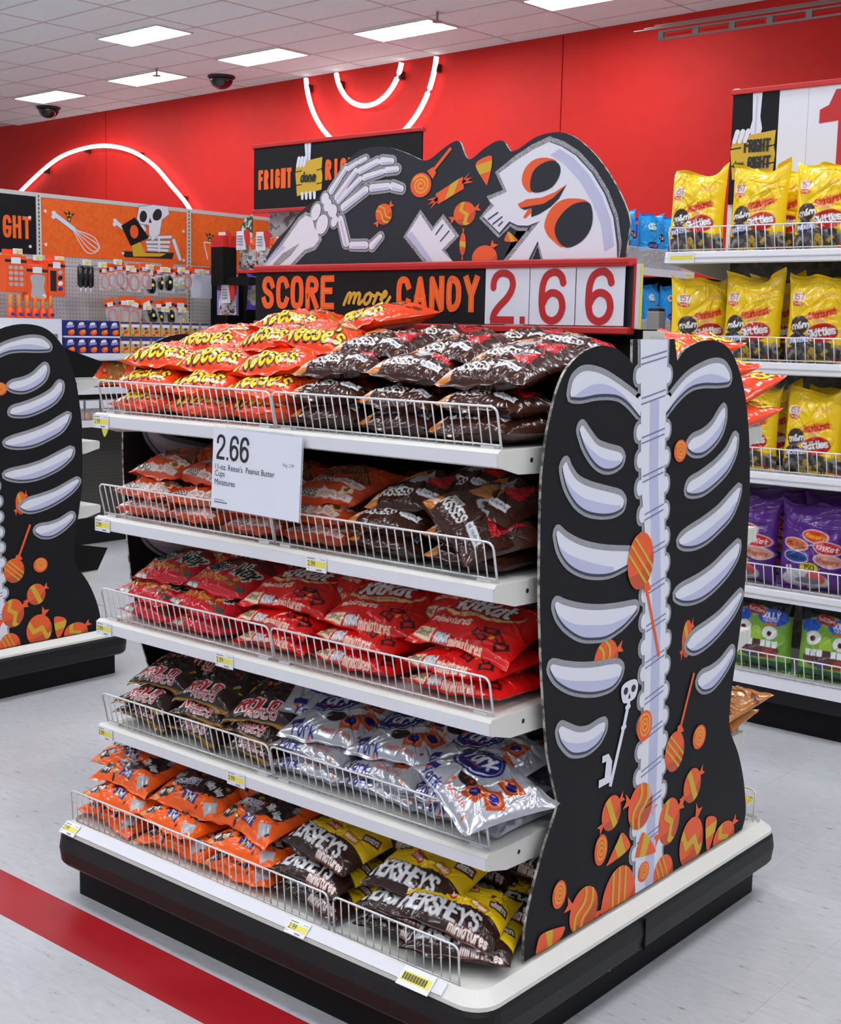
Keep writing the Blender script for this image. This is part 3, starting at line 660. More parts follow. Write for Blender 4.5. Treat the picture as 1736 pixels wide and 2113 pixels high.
fence(.5, 1.18, 1.125, DECK, .085, 'wire fence on the base of the left shelf unit', None, face=1, lean=.004, base=(LOX, LOY))
fence(.6, 1.21, 1.056, SZ[3], .078, 'wire fence on the far side of the fourth shelf', None, face=1)

# ------------------------------------------------------------------ printed art helpers
class Art:
    """flat print: polygons with their own ink, one mesh"""
    def __init__(s, fn): s.fn = fn; s.p = []
    def poly(s, pts, d, m): 
        if len(pts) > 2: s.p.append((pts, d, m))
        return s
    def stroke(s, path, w, d, m):
        L_, R_ = ribbon_polys(path, w); s.p.append((L_ + R_[::-1], d, m)); return s
    def build(s, name, parent, clip=None):
        keys = []; v = []; f = []; mi = []
        for pts, d, m in s.p:
            if clip is not None: pts = clip_low(pts, clip)
            pts = clean(pts)
            if len(pts) < 3: continue
            if m not in keys: keys.append(m)
            k = len(v); v += [tuple(s.fn(a, b, d)) for a, b in pts]
            for t in tessellate_polygon([[Vector((a, b, 0)) for a, b in pts]]):
                f.append(tuple(k + i for i in t)); mi.append(keys.index(m))
        me = bpy.data.meshes.new(name); me.from_pydata(v, [], f)
        for k in keys: me.materials.append(M[k])
        me.polygons.foreach_set('material_index', mi); me.update()
        return put(bpy.data.objects.new(name, me), parent)
def clip_low(p, v0):
    o = []
    for i in range(len(p)):
        a, b = p[i - 1], p[i]
        if (a[1] >= v0) != (b[1] >= v0):
            t = (v0 - a[1]) / (b[1] - a[1]); o.append((a[0] + (b[0] - a[0]) * t, v0))
        if b[1] >= v0: o.append(b)
    return o
def slab(name, out, fn, d0, d1, face, parent=None):
    mb = MB().sheet(out, fn, d0, d1); o = mb.build(name, M[face], parent)
    o.data.materials.append(M['edge']); n = len(clean(out))
    idx = [0] * len(o.data.polygons)
    for i in range(len(idx) - n, len(idx)): idx[i] = 1
    o.data.polygons.foreach_set('material_index', idx)
    return o

def candy_art(a, kind, cx, cy, rx, ry, rot, d=.0009):
    T = lambda x, y: (cx + rx * x, cy + ry * y)
    ux, uy = math.cos(rot), math.sin(rot)
    for sg in (1, -1):                       # twisted ends
        if kind == 'line' and rx > .04: break
        if kind == 'none' and sg < 0: break
        b = (ux * sg * .96, uy * sg * .96); n = (-uy, ux)
        a.poly([T(b[0] - n[0] * .1, b[1] - n[1] * .1), T(b[0] * 1.5 + n[0] * -.34, b[1] * 1.5 + n[1] * -.34), T(b[0] * 1.36, b[1] * 1.36),
                T(b[0] * 1.56 + n[0] * .3, b[1] * 1.56 + n[1] * .3), T(b[0] + n[0] * .1, b[1] + n[1] * .1)], d, 'or1')
    a.poly([T(math.cos(w), math.sin(w)) for w in (2 * PI * i / 32 for i in range(32))], d, 'or1')
    a.poly([T(math.cos(w), math.sin(w)) for w in (-2.6 + 2.9 * i / 16 for i in range(17))] + [T(.35, -.25), T(-.2, -.45)], d + .0003, 'or2')
    th = rot + PI / 2
    def S(f0, f1, n=14):
        def edge(fx):
            o = []
            for i in range(n + 1):
                y = -1 + 2 * i / n; x = fx(y); lim = math.sqrt(max(0, 1 - min(1, x * x)))
                yy = max(-lim, min(lim, y)); o.append((x * math.cos(th - PI / 2) - yy * math.sin(th - PI / 2), x * math.sin(th - PI / 2) + yy * math.cos(th - PI / 2)))
            return o
        e0, e1 = edge(f0), edge(f1)
        a.poly([T(*q) for q in e0 + e1[::-1]], d + .0006, 'yel')
    if kind == 'plain': S(lambda y: -.24, lambda y: .24)
    elif kind == 'line':
        for c in (-.35, .0, .35): S(lambda y: c - .06, lambda y: c + .06)
    elif kind == 'wave':
        for c in (-.3, .25): S(lambda y: c - .1 + .16 * math.sin(y * 4), lambda y: c + .1 + .16 * math.sin(y * 4))
    elif kind == 'zig':
        zz = lambda y: .22 * (1 if int(math.floor((y + 1) * 1.8)) % 2 else -1) * (1 - 2 * abs(((y + 1) * 1.8) % 1 - .5))
        S(lambda y: -.2 + zz(y), lambda y: .18 + zz(y))
    return a
def swirl_art(a, cx, cy, rx, ry, d=.0009):
    a.poly(ellipse(cx, cy, rx, ry), d, 'or1')
    path = [(cx + rx * (.1 + .72 * i / 40) * math.cos(i * .38), cy + ry * (.1 + .72 * i / 40) * math.sin(i * .38)) for i in range(41)]
    L_, R_ = ribbon_polys(path, min(rx, ry) * .2)
    for i in range(len(path) - 1): a.poly([L_[i], L_[i + 1], R_[i + 1], R_[i]], d + .0004, 'orl' if i % 3 else 'yel')
    return a
def corn_art(a, pts, d=.0009):
    a.poly(spline(pts, True, 4), d, 'or1')
    c = (sum(p[0] for p in pts) / len(pts), sum(p[1] for p in pts) / len(pts))
    far = max(pts, key=lambda p: (p[0] - c[0]) ** 2 + (p[1] - c[1]) ** 2)
    ax = Vector((far[0] - c[0], far[1] - c[1])); l = ax.length; ax /= l
    sp = spline(pts, True, 6); band = sorted([p for p in sp if -.4 * l < (p[0] - c[0]) * ax.x + (p[1] - c[1]) * ax.y < .35 * l], key=lambda p: math.atan2(p[1] - c[1], p[0] - c[0]))
    a.poly(band, d + .0004, 'yel')
    return a

# ------------------------------------------------------------------ skeleton end panels
def end_panel(label):
    t = empty('skeleton_end_panel', (1.2455, 0.569, 0), label, 'display panel', 'skeleton end panels')
    fn = lambda u, v, d: (d, u, v)
    out = spline(PANEL_OUT[:25], False, 3) + PANEL_OUT[25:28] + spline(PANEL_OUT[28:], False, 3)
    slab('board', out, fn, 0, -.006, 'board_black', t)
    VM = .1965
    # candies partly hidden behind ribs first
    for k, c in enumerate(CANDIES):
        d = .0003 if k >= 9 else .0024
        candy_art(Art(fn), *c, d=d).build('printed_candy', t, VM)
    for top, bot in RIBS:
        tp, bt = spline(top, False, 5), spline(bot, False, 5)
        o = tp + bt[::-1]
        a = Art(fn).poly(offset(o, .0125), .0012, 'glitter').poly(offset([(x + .001, y - .004) for x, y in o], .002), .0016, 'ink').poly(o, .0020, 'bone')
        n = min(len(tp), len(bt)); tl = [tp[round(i * (len(tp) - 1) / (n - 1))] for i in range(n)]; bl = [bt[round(i * (len(bt) - 1) / (n - 1))] for i in range(n)]
        up = [(b[0] + (q[0] - b[0]) * .45 * math.sin(PI * i / (n - 1)) , b[1] + (q[1] - b[1]) * .45 * math.sin(PI * i / (n - 1))) for i, (q, b) in enumerate(zip(tl, bl))]
        k0, k1 = int(n * .08), int(n * .85)
        a.poly(bl[k0:k1] + up[k0:k1][::-1], .0024, 'bone2')
        a.build('printed_rib', t)
    sl, sr = spline(SPINE[0], False, 4), spline(SPINE[1], False, 4)
    a = Art(fn).poly(sl[::-1] + sr, .0022, 'bone')
    a.poly([(x - .009, y) for x, y in sl][::-1] + [(x + .009, y) for x, y in sr], .0010, 'glitter')
    z = 1.345
    while z > .25:
        for e, sg in ((sl, -1), (sr, 1)):
            x = min(e, key=lambda p: abs(p[1] - z))[0]
            a.poly(ellipse(x + sg * .008, z, .020, .024), .0012, 'glitter').poly(ellipse(x + sg * .005, z, .014, .017), .0023, 'bone')
        z -= .0585
    mid = [((p[0] + q[0]) / 2, (p[1] + q[1]) / 2) for p, q in zip(sl, sr)]
    a.poly([(x - .016, y) for x, y in mid[4:]] + [(x + .022, y) for x, y in mid[4:]][::-1], .0024, 'bone2')
    z = 1.38
    while z > .3:
        for dz in (0, -.012):
            xl = min(sl, key=lambda p: abs(p[1] - z))[0]; xr = min(sr, key=lambda p: abs(p[1] - z))[0]
            a.stroke([(xl + .004, z + dz), (xr - .004, z + dz + .016)], .0032, .0027, 'ink2')
        z -= .082
    a.build('printed_spine', t, VM)
    for c in SWIRLS: swirl_art(Art(fn), *c, d=.0032).build('printed_swirl', t, VM)
    for c in CORNS: corn_art(Art(fn), c, .0032).build('printed_candy_corn', t, VM)
    for cx, cy, rx, ry, s0, s1 in LOLLIES:
        a = Art(fn).stroke([s0, s1], .009, .0034, 'or1')
        candy_art(a, 'line', cx, cy, rx, ry, .9, .0032)
        a.poly([(s0[0] - .014, s0[1] - .006), (s0[0] + .02, s0[1] - .004), (s0[0] + .006, s0[1] + .016), (s0[0] - .01, s0[1] + .014)], .0038, 'or1')
        a.build('printed_lollipop', t)
    (kx, ky), k1, k2, (krx, kry) = KEY
    a = Art(fn).poly(spline([(kx - krx, ky + kry * .5), (kx - krx * .5, ky + kry), (kx + krx * .6, ky + kry), (kx + krx, ky + kry * .4), (kx + krx * .8, ky - kry * .6), (kx + krx * .2, ky - kry * .9), (kx - krx * .7, ky - kry * .8)], True, 4), .0030, 'bone')
    for sg in (-.45, .45): a.poly(ellipse(kx + sg * krx, ky + kry * .2, krx * .26, kry * .34), .0033, 'blackink')
    a.poly([(kx, ky - kry * .1), (kx + krx * .16, ky - kry * .6), (kx - krx * .16, ky - kry * .6)], .0033, 'blackink')
    a.stroke([(kx, ky - kry * .8), k1, k2], .012, .0030, 'bone')
    for p in (k1, (kx - .004, ky - kry * 1.35)): a.poly(ellipse(p[0], p[1], .011, .006), .0031, 'bone')
    bx, by = k2
    a.poly([(bx + .004, by + .055), (bx - .012, by + .075), (bx - .036, by + .075), (bx - .036, by + .06), (bx - .02, by + .06), (bx - .024, by + .025), (bx - .046, by + .025), (bx - .046, by + .008), (bx, by + .01)], .0031, 'bone')
    a.build('printed_key', t)
    return t
def copy_tree(o, parent=None):
    c = o.copy(); put(c, parent)
    for ch in o.children: copy_tree(ch, c)
    return c
panel = end_panel('black skeleton ribcage panel with candy print on the near end of the display')
p2 = copy_tree(panel); p2.location = (-.0255, .569, 0)
p2['label'] = 'black skeleton panel closing the far left end, seen from inside the shelves'
p3 = copy_tree(panel); p3.location = (1.2455 + LOX, .569 + LOY, 0)
p3['label'] = 'skeleton ribcage panel cut by the left edge of the picture'

# ------------------------------------------------------------------ header cut-out with skull and hand
t = empty('skull_header', (0, .53, 0), 'black wavy header board with a tilted skull reaching for candy', 'display board')
fn = lambda u, v, d: (u, -d, v)
HB = 1.5755
out = [(HEAD_OUT[0][0], 1.46)] + spline(HEAD_OUT, False, 3) + [(HEAD_OUT[-1][0], 1.46)]
slab('board', out, fn, 0, -.006, 'board_head', t)
a = Art(fn); sk = SKULL
a.poly(offset(sk, .012), .0008, 'glitter').poly([(x + .002, y - .002) for x, y in offset(sk, .003)], .0011, 'ink').poly(sk, .0016, 'bone')
for e in EYES_O: a.poly(spline(e, True, 4), .0020, 'or1')
for e in EYES_B: a.poly(spline(e, True, 4), .0024, 'board_head')
for e in NOSE_O: a.poly(e, .0020, 'or1')
a.poly(NOSE_B, .0022, 'board_head')
sh_ = [SKULL[-1], SKULL[-2], SKULL[-3], SKULL[-4], SKULL[-5], SKULL[-6]]
a.poly([(x - .006, y - .004) for x, y in sh_] + [(x - .03, y - .016) for x, y in sh_][::-1], .0019, 'bone2')
a.build('printed_skull', t, HB)
a = Art(fn).poly(offset(JAW, .011), .0008, 'glitter').poly(JAW, .0016, 'bone')
a.poly([JAW[-1], JAW[-2], (JAW[-2][0] + .018, JAW[-2][1]), (JAW[-1][0] + .016, JAW[-1][1] + .01)], .0019, 'bone2')
for p in TEETH: a.stroke(p, .0035, .0022, 'ink')
a.build('printed_jaw', t, HB)
a = Art(fn).poly(offset(ARM, .010), .0008, 'glitter').poly(ARM, .0016, 'bone').poly(ARM_SLIT, .0020, 'glitter')
a.poly([ARM[0], ARM[1], (ARM[1][0] + .012, ARM[1][1] - .006), (ARM[0][0] + .012, ARM[0][1])], .0019, 'bone2')
a.build('printed_arm_bone', t, HB)
for i_, (cx, cy, rx, ry) in enumerate(WRIST):
    e_ = i_ * 2e-5 + 1e-5
    Art(fn).poly(ellipse(cx, cy, rx + .006, ry + .006, -.5), .0010 + e_, 'glitter').poly(ellipse(cx, cy, rx + .0015, ry + .0015, -.5), .0015 + e_, 'ink').poly(ellipse(cx, cy, rx, ry, -.5), .0022 + e_, 'bone').build('printed_wrist_bone', t)
for i_, (p, q, ra, rb) in enumerate(BONES):
    e_ = i_ * 2e-5
    a = Art(fn).poly(capsule(p, q, ra + .007, rb + .007), .0009 + e_, 'glitter').poly(capsule(p, q, ra + .0014, rb + .0014), .0013 + e_, 'ink').poly(capsule(p, q, ra, rb), .0020 + e_, 'bone')
    a.poly(capsule((p[0] + .001, p[1] - ra * .55), (q[0], q[1] - rb * .55), ra * .3, rb * .3), .0023, 'bone2')
    a.build('printed_finger_bone', t)
cx, cy, rx, ry, s0, s1 = HLOLLY
a = Art(fn).stroke([s0, s1], .008, .0012, 'or1'); swirl_art(a, cx, cy, rx, ry, .0014)
a.poly([(s0[0] - .014, s0[1] + .004), (s0[0] + .004, s0[1] - .016), (s0[0] + .014, s0[1] - .002), (s0[0] + .004, s0[1] + .012)], .0018, 'or1'); a.build('printed_lollipop', t)
a = Art(fn).poly(HBAR[0], .0010, 'or1').poly(HBAR[1], .0014, 'yel')
for e, s in ((HBAR[0][1:3], 1), (HBAR[0][:1] + HBAR[0][3:], -1)):
    mx_, my_ = (e[0][0] + e[1][0]) / 2, (e[0][1] + e[1][1]) / 2
    for w in (-.5, -.1, .35): a.poly([(mx_ - .004 * s, my_ - .004), (mx_ + s * .03 * math.cos(w + .5), my_ + s * .03 * math.sin(w + .5)), (mx_ - .002 * s, my_ + .006)], .0012, 'or1')
a.build('printed_candy_bar', t)
for c in HCORN: corn_art(Art(fn), c, .0010).build('printed_candy_corn', t)
for cx, cy, rx, ry, k, r in HCANDY: candy_art(Art(fn), k, cx, cy, rx, ry, r, .0010).build('printed_candy', t, HB)

# ------------------------------------------------------------------ SCORE more CANDY sign
t = empty('price_sign', (0, .5, 0), 'SCORE more CANDY 2.66 sign in a red rail above the top shelf', 'sign')
SA, SB, SC, SD = .027, 1.175, 1.436, 1.589
bevel(MB().box(SA - .002, SB + .004, -.012, .022, SD - .018, SD).build('top_rail', M['red'], t), .003)
MB().box(SA - .002, SB + .004, -.014, -.010, SD - .011, SD - .008).build('rail_groove', M['redink'], t)
bevel(MB().box(SA - .002, SB + .004, -.012, .022, SC - .008, SC + .008).build('bottom_rail', M['red'], t), .003)
MB().box(SA, .797, -.004, .002, SC + .004, SD - .014).build('board', M['board_black'], t)
fs = lambda u, v, d: (u, -d, v)
def bold_word(parent, txt, x0, x1, z0, z1, fn_, d, sw, main='letter', inner='orl'):
    """heavy condensed letters with two inline stripes, one mesh per letter"""
    n = len(txt); unit = (x1 - x0 + sw * .35) / n
    for i, ch in enumerate(txt):
        cxx = x0 + unit * (i + .5) - sw * .17; ww = unit - sw * .35
        if ch == 'I': ww = sw * 1.01
        mb_ = MB(); text_mesh(mb_, ch, cxx, (z0 + z1) / 2, ww, z1 - z0, sw, fn_, d)
        lt = mb_.build('letter', M[main], parent)
        if inner:
            mb_ = MB()
            for p in text_paths(ch, cxx, (z0 + z1) / 2, ww - sw, z1 - z0 - sw, 0, 0, 2): add_ribbon(mb_, p, sw * .14, fn_, d + .0006)
            mb_.build('inline', M[inner], lt)
bold_word(t, 'SCORE', .053, .318, 1.476, 1.561, fs, .005, .0165)
bold_word(t, 'CANDY', .527, .780, 1.472, 1.556, fs, .005, .0165)
def script_more(parent, x0, z0, s, m, fn_, d):
    pts = [[(0, 0), (.25, .55), (.42, .62), (.45, .45), (.35, .05)], [(.4, .25), (.6, .58), (.78, .6), (.8, .42), (.72, .05)], [(.76, .25), (.95, .58), (1.12, .6), (1.14, .4), (1.08, .1), (1.2, .05), (1.4, .25)],
           [(1.85, .62), (1.6, .5), (1.5, .2), (1.65, .03), (1.9, .2), (1.98, .5), (1.85, .63), (2.1, .5), (2.3, .45)],
           [(2.2, .05), (2.36, .4), (2.4, .6), (2.55, .58), (2.72, .5)], [(2.7, .3), (3.0, .45), (3.1, .62), (2.95, .7), (2.8, .4), (2.85, .08), (3.1, .05), (3.4, .45)]]
    mb_ = MB()
    for p in pts:
        q = spline([(x0 + a_ * s + b_ * s * .12, z0 + b_ * s) for a_, b_ in p], False, 6); d += 6e-5
        for i in range(len(q) - 1): d += 5e-6; add_ribbon(mb_, q[i:i + 2], .0085, fn_, d); mb_.sheet(ellipse(q[i][0], q[i][1], .0042, .0042, 0, 8), fn_, d + 2e-6)
    mb_.build('script_word', M[m], parent)
script_more(t, .352, 1.488, .0455, 'yel', fs, .005)
for k, (x0, x1, tx) in enumerate(((.799, .921, '2.'), (.923, 1.043, '6'), (1.045, 1.167, '6'))):
    cd = MB().box(x0, x1, -.0065 + .0008 * k, -.0045, SC + .010, SD - .013).build('price_card', M['card'], t)
    digit_mesh(tx, x0 + (.016 if k == 0 else .026), SC + .013, .117, .0165, fs, .0072 - .0008 * k, 1.08).build('digit', M['redink'], cd)
for k, (m, dx) in enumerate((('blackink', .0), ('red', .006), ('card', .010), ('card', .013), ('tagyel', .019))):
    MB().box(.9, SB + .004 + dx, .006 + k * .0022, .0072 + k * .0022, SC + .006 - k * .0005, SD - .012).build('spare_card', M[m], t)

# ------------------------------------------------------------------ hanging 2.66 card and shelf tags
t = empty('sale_card', (.587, -.022, 1.118), 'white 2.66 sale card hung from the top shelf lip', 'price card')
t.rotation_euler = (-.03, math.radians(1.0), 0)
MB().box(-.137, .137, -.0008, .0008, -.088, .088).build('paper', M['card'], t)
MB().box(-.139, .141, .001, .0018, -.090, .092).build('plastic_sleeve', M['clear'], t)
MB().box(-.10, .10, .0018, .010, .082, .094).build('holder', M['clear'], t)
def txt_on(parent, s, size, x, z, m, bold=0, sx=1.0, y=-.0014):
    f = font_mesh('lettering', s, size, m, parent, bold, sx)
    w = max(v.co.x for v in f.data.vertices)
    f.rotation_euler = (PI / 2, 0, 0); f.location = (x + w, y, z); return f
digit_mesh('2.66', -.124, .020, .054, .0068, lambda u, v, d: (u, -d, v), .0010, .92).build('price', M['blackink'], t)
for s, z in (("11-oz. Reese's  Peanut Butter", .004), ('Cups', -.013), ('Miniatures', -.030)): txt_on(t, s, .0185, -.127, z, M['blackink'], 0, .86)
txt_on(t, 'Reg. 2.99', .010, .085, .026, M['greyink'], 0, .9)
MB().box(-.127, -.085, -.0014, -.0009, -.076, -.073).build('small_print', M['greyink'], t)
MB().box(-.127, -.095, -.0014, -.0009, -.070, -.0685).build('small_print', M['greyink'], t)

tag0 = None
def shelf_tag(x, y, z, label, big=False, tilt=0.0, grp='shelf price tags'):
    global tag0
    t = empty('price_tag', (x, y, z), label, 'price tag', grp); t.rotation_euler = (tilt, 0, 0)
    if tag0 is None:
        MB().box(-.029, .029, -.0006, .0006, -.0165, .0165).build('paper', M['paper'], t)
        MB().box(-.026, .027, -.0010, -.0005, -.0065, .0062).build('yellow_band', M['tagyel'], t)
        f = font_mesh('price', '2.99', .0165, M['blackink'], t, 0, .8); f.rotation_euler = (PI / 2, 0, 0); f.location = (-.0135, -.0013, 0)
        mb_ = MB(); mb_.box(-.026, -.004, -.0010, -.0006, .0095, .0115); mb_.box(.012, .025, -.0010, -.0006, .0100, .0110); mb_.box(-.026, -.020, -.0010, -.0006, -.0115, -.0105)
        for k in range(9): mb_.box(.0 + k * .0018, .001 + k * .0018, -.0010, -.0006, -.0140, -.0105)
        mb_.build('small_print', M['greyink'], t)
        tag0 = t
    elif big:
        MB().box(-.04, .04, -.0006, .0006, -.02, .02).build('paper', M['paper'], t)
        MB().box(-.035, .036, -.0010, -.0005, -.010, .010).build('yellow_band', M['tagyel'], t)
        mb_ = MB()
        for k in range(26): mb_.box(-.032 + k * .0023, -.0310 + k * .0023 + .0008 * (k % 3 == 0), -.0014, -.0008, -.007, .007)
        mb_.build('barcode', M['blackink'], t)
    else:
        for ch in tag0.children: put(ch.copy(), t)
    return t
for k, z in enumerate(SZ): shelf_tag(.033, -.0112, z - .0195, f'yellow 2.99 tag at the left end of the {SN[k]} shelf lip')
shelf_tag(.762, -.0112, SZ[1] - .0195, 'yellow 2.99 tag below the brown bags on the second shelf lip')
shelf_tag(.476, -.0112, SZ[2] - .0195, 'yellow 2.99 tag at the middle of the third shelf lip')
shelf_tag(.515, -.0112, SZ[3] - .0195, 'yellow 2.99 tag at the middle of the fourth shelf lip')
shelf_tag(.0, -.0955, .186, 'yellow 2.99 tag at the left end of the base lip', tilt=-.85)
shelf_tag(.80, -.0955, .186, 'yellow 2.99 tag below the chocolate bars on the base lip', tilt=-.85)
shelf_tag(1.125, -.0955, .186, 'large yellow barcode tag near the front corner of the base', True, -.85)

# ================================================================== CANDY BAGS
class Print:
    """ink on a grid of film points (metres, origin at the bag's middle)"""
    def __init__(s, X, Y, base):
        s.X, s.Y = X, Y; s.c = np.empty(X.shape + (3,)); s.c[:] = lin(*base); s.px = abs(X[0, 1] - X[0, 0])
    def put(s, dist, rgb):                       # dist < 0 inside
        a = np.clip(.5 - dist / s.px, 0, 1)[..., None]; s.c = s.c * (1 - a) + np.array(lin(*rgb)) * a
    def _loc(s, cx, cy, rot):
        c, q = math.cos(rot), math.sin(rot); dx, dy = s.X - cx, s.Y - cy
        return dx * c + dy * q, -dx * q + dy * c
    def ell(s, cx, cy, rx, ry, rgb, rot=0):
        x, y = s._loc(cx, cy, rot); s.put((np.sqrt((x / rx) ** 2 + (y / ry) ** 2) - 1) * min(rx, ry), rgb)
    def rect(s, cx, cy, w, h, rgb, rot=0):
        x, y = s._loc(cx, cy, rot); s.put(np.maximum(abs(x) - w / 2, abs(y) - h / 2), rgb)
    def drop(s, cx, cy, r, rgb, rot=0):           # foil drop with a pointed tip
        x, y = s._loc(cx, cy, rot)
        w = r * np.clip(1 - (y + r * .5) / (r * 1.9), 0, 1) ** 1.4
        s.put(np.maximum(abs(x) - w, -(y + r * .5)), rgb); s.ell(*s._b(cx, cy, 0, -r * .55, rot), r * .98, r * .32, rgb, rot)
    def _b(s, cx, cy, x, y, rot): return cx + x * math.cos(rot) - y * math.sin(rot), cy + x * math.sin(rot) + y * math.cos(rot)
    def text(s, t, cx, cy, w, h, rgb, wt=.13, oc=None, ow=.0, rot=0, shear=0, gap=2.4):
        D = np.full(s.X.shape, 1e3)
        for p in text_paths(t, cx, cy, w, h, shear, rot, 1, gap):
            for (ax, ay), (bx, by) in zip(p[:-1], p[1:]):
                vx, vy = bx - ax, by - ay; l2 = vx * vx + vy * vy + 1e-12
                k = np.clip(((s.X - ax) * vx + (s.Y - ay) * vy) / l2, 0, 1)
                D = np.minimum(D, np.hypot(s.X - ax - k * vx, s.Y - ay - k * vy))
        if oc: s.put(D - h * wt / 2 - ow, oc)
        s.put(D - h * wt / 2, rgb)
    def leaves(s, rng, n, cols, r0, r1, W, L, ymin=-1, ymax=1):
        for _ in range(n):
            x, y = rng.uniform(-.46, .46) * W, rng.uniform(ymin, ymax) * .44 * L
            r = rng.uniform(r0, r1); s.ell(x, y, r, r * rng.uniform(.4, .7), cols[rng.integers(len(cols))], rng.uniform(0, 3.1))

def art_reese(p, W, L, g):
    p.leaves(g, 9, [(150, 80, 30), (196, 150, 40), (230, 190, 60), (120, 60, 30)], .007, .013, W, L, -.1, .9)
    p.ell(.04, .015, .03, .026, (120, 66, 36)); p.ell(.04, .018, .022, .018, (206, 130, 60))
    for dy in (-.052,): p.text("eese's", .012, dy - .005, .118, .045, (250, 214, 40), .16, (52, 22, 12), .0034, .06, .12, 2.2); p.text('R', -.072, dy - .004, .030, .056, (250, 214, 40), .15, (52, 22, 12), .0034, .06, .12)
    p.text('Miniatures', .058, -.073, .05, .009, (255, 240, 230), .16)
    p.rect(-.07, .06, .03, .022, (250, 214, 40), .4); p.text('new', -.07, .06, .02, .01, (60, 30, 20), .16, rot=.4)
def art_kiss(p, W, L, g):
    p.leaves(g, 16, [(196, 116, 40), (170, 90, 36)], .003, .006, W, L)
    p.rect(-.05, .04, .06, .05, (196, 120, 60), .6); p.drop(-.052, .03, .034, (198, 128, 64), .5)
    p.drop(.0, .018, .034, (176, 178, 184), .1); p.drop(.052, .012, .034, (196, 24, 34), -.35)
    for k in range(4): p.rect(-.012 + k * .008, .022, .0016, .034, (120, 122, 130), .2 * k - .2); p.rect(.042 + k * .008, .014, .0014, .03, (150, 14, 24), -.5 + .15 * k)
    p.text('KISSES', -.028, -.058, .078, .021, (240, 238, 236), .2, gap=1.6)
    p.text("HERSHEY'S", -.045, -.041, .04, .008, (240, 238, 236), .16)
    p.rect(.05, -.052, .055, .017, (232, 232, 236), -.08); p.text('milk chocolates', .05, -.052, .046, .007, (70, 70, 110), .15, rot=-.08)
    p.rect(-.083, -.075, .03, .03, (206, 120, 44), .2); p.text('Classic', -.083, -.072, .026, .011, (250, 240, 225), .16, rot=.2)
def art_pump(p, W, L, g):
    for x, y, r in ((-.045, .03, .034), (.015, .045, .036), (.055, .01, .03)):
        p.drop(x, y, r, (96, 48, 20), .3); 
        for k in range(5): p.rect(x - .014 + k * .007, y, .002, r * 1.1, (186, 110, 34), .3 + .15 * (k - 2))
    p.rect(-.01, -.018, .19, .02, (226, 220, 214), -.06); p.text('KISSES', -.035, -.017, .07, .015, (90, 60, 40), .22, rot=-.06, gap=1.6)
    p.text('pumpkin spice', .05, -.02, .06, .009, (200, 90, 40), .16, rot=-.06)
    p.rect(.0, -.065, .17, .016, (222, 214, 206)); p.text('KISSES', -.04, -.065, .05, .012, (70, 46, 34), .22, gap=1.6); p.text('pumpkin spice', .035, -.065, .07, .008, (206, 96, 44), .16)
    p.rect(.06, -.045, .03, .022, (236, 206, 160), .3); p.ell(.06, -.045, .008, .008, (150, 80, 40))
def art_milky(p, W, L, g):
    p.ell(.0, .06, .1, .035, (110, 30, 34)); p.leaves(g, 5, [(224, 128, 40), (120, 40, 30)], .008, .014, W, L, .3, .9)
    p.text('Milky Way', -.0, .012, .17, .05, (24, 62, 34), .15, (226, 226, 222), .0045, .03, .15, 2.0)
    p.text('Caramel Apple', -.03, -.035, .11, .018, (226, 150, 60), .14, (110, 20, 24), .0015, .0, .2)
    p.ell(.05, -.038, .022, .016, (140, 60, 28)); p.ell(.052, -.03, .012, .008, (226, 120, 50)); p.rect(.08, -.05, .026, .014, (70, 82, 66), .2)
    p.rect(-.07, -.062, .036, .014, (120, 128, 108)); p.text('Milky Way', -.07, -.062, .03, .008, (240, 240, 230), .2)
    p.text('MINIS', .075, -.075, .03, .010, (236, 220, 210), .2)
def art_kit(p, W, L, g):
    p.ell(-.01, .035, .092, .043, (244, 206, 140), .12); p.ell(-.008, .04, .088, .038, (206, 14, 20), .12)
    p.text('KitKat', -.008, .044, .12, .044, (244, 240, 238), .22, (40, 30, 34), .003, .12, .2, 1.4)
    p.rect(-.008, .004, .11, .012, (244, 210, 150), .12); p.text('Crisp Wafers', -.008, .004, .075, .009, (60, 24, 18), .16, rot=.12)
    p.text('miniatures', -.045, -.026, .09, .019, (250, 236, 210), .17)
    for x, y, r in ((.05, -.03, .2), (.075, -.04, -.6), (.035, -.05, -.3), (.088, -.055, .5)):
        p.rect(x, y, .034, .017, (62, 16, 14), r); p.rect(x, y, .018, .009, (190, 30, 28), r)
    p.ell(.06, -.045, .007, .004, (236, 140, 40), .5)
    p.rect(-.085, -.067, .042, .022, (244, 222, 180), -.15); p.text('Classic', -.085, -.067, .034, .012, (40, 20, 18), .16, rot=-.15)
    p.text('KitKat', -.042, -.071, .030, .013, (240, 240, 244), .2, (40, 30, 60), .001, .05, .2, 1.6); p.text('miniatures', .015, -.074, .075, .013, (250, 236, 210), .17)
    p.leaves(g, 4, [(240, 180, 60), (232, 140, 50)], .005, .009, W, L, .1, .9)
def art_rolo(p, W, L, g):
    p.leaves(g, 30, [(196, 148, 40), (180, 40, 40), (214, 110, 50), (224, 196, 120), (120, 60, 40)], .004, .009, W, L, -.5, .95)
    p.text('ROLO', -.015, -.062, .105, .028, (190, 28, 40), .26, (238, 232, 230), .0028, .03, .15, 1.5)
    p.text('ROLO', .02, .05, .07, .022, (190, 28, 40), .26, (238, 232, 230), .0022, .05, .15, 1.5)
    p.text('ROLO', .0, -.082, .08, .013, (180, 30, 40), .22, (238, 232, 230), .0012)
    p.rect(0, .098, .2, .012, (150, 110, 30)); p.rect(0, -.0985, .2, .008, (150, 110, 30))
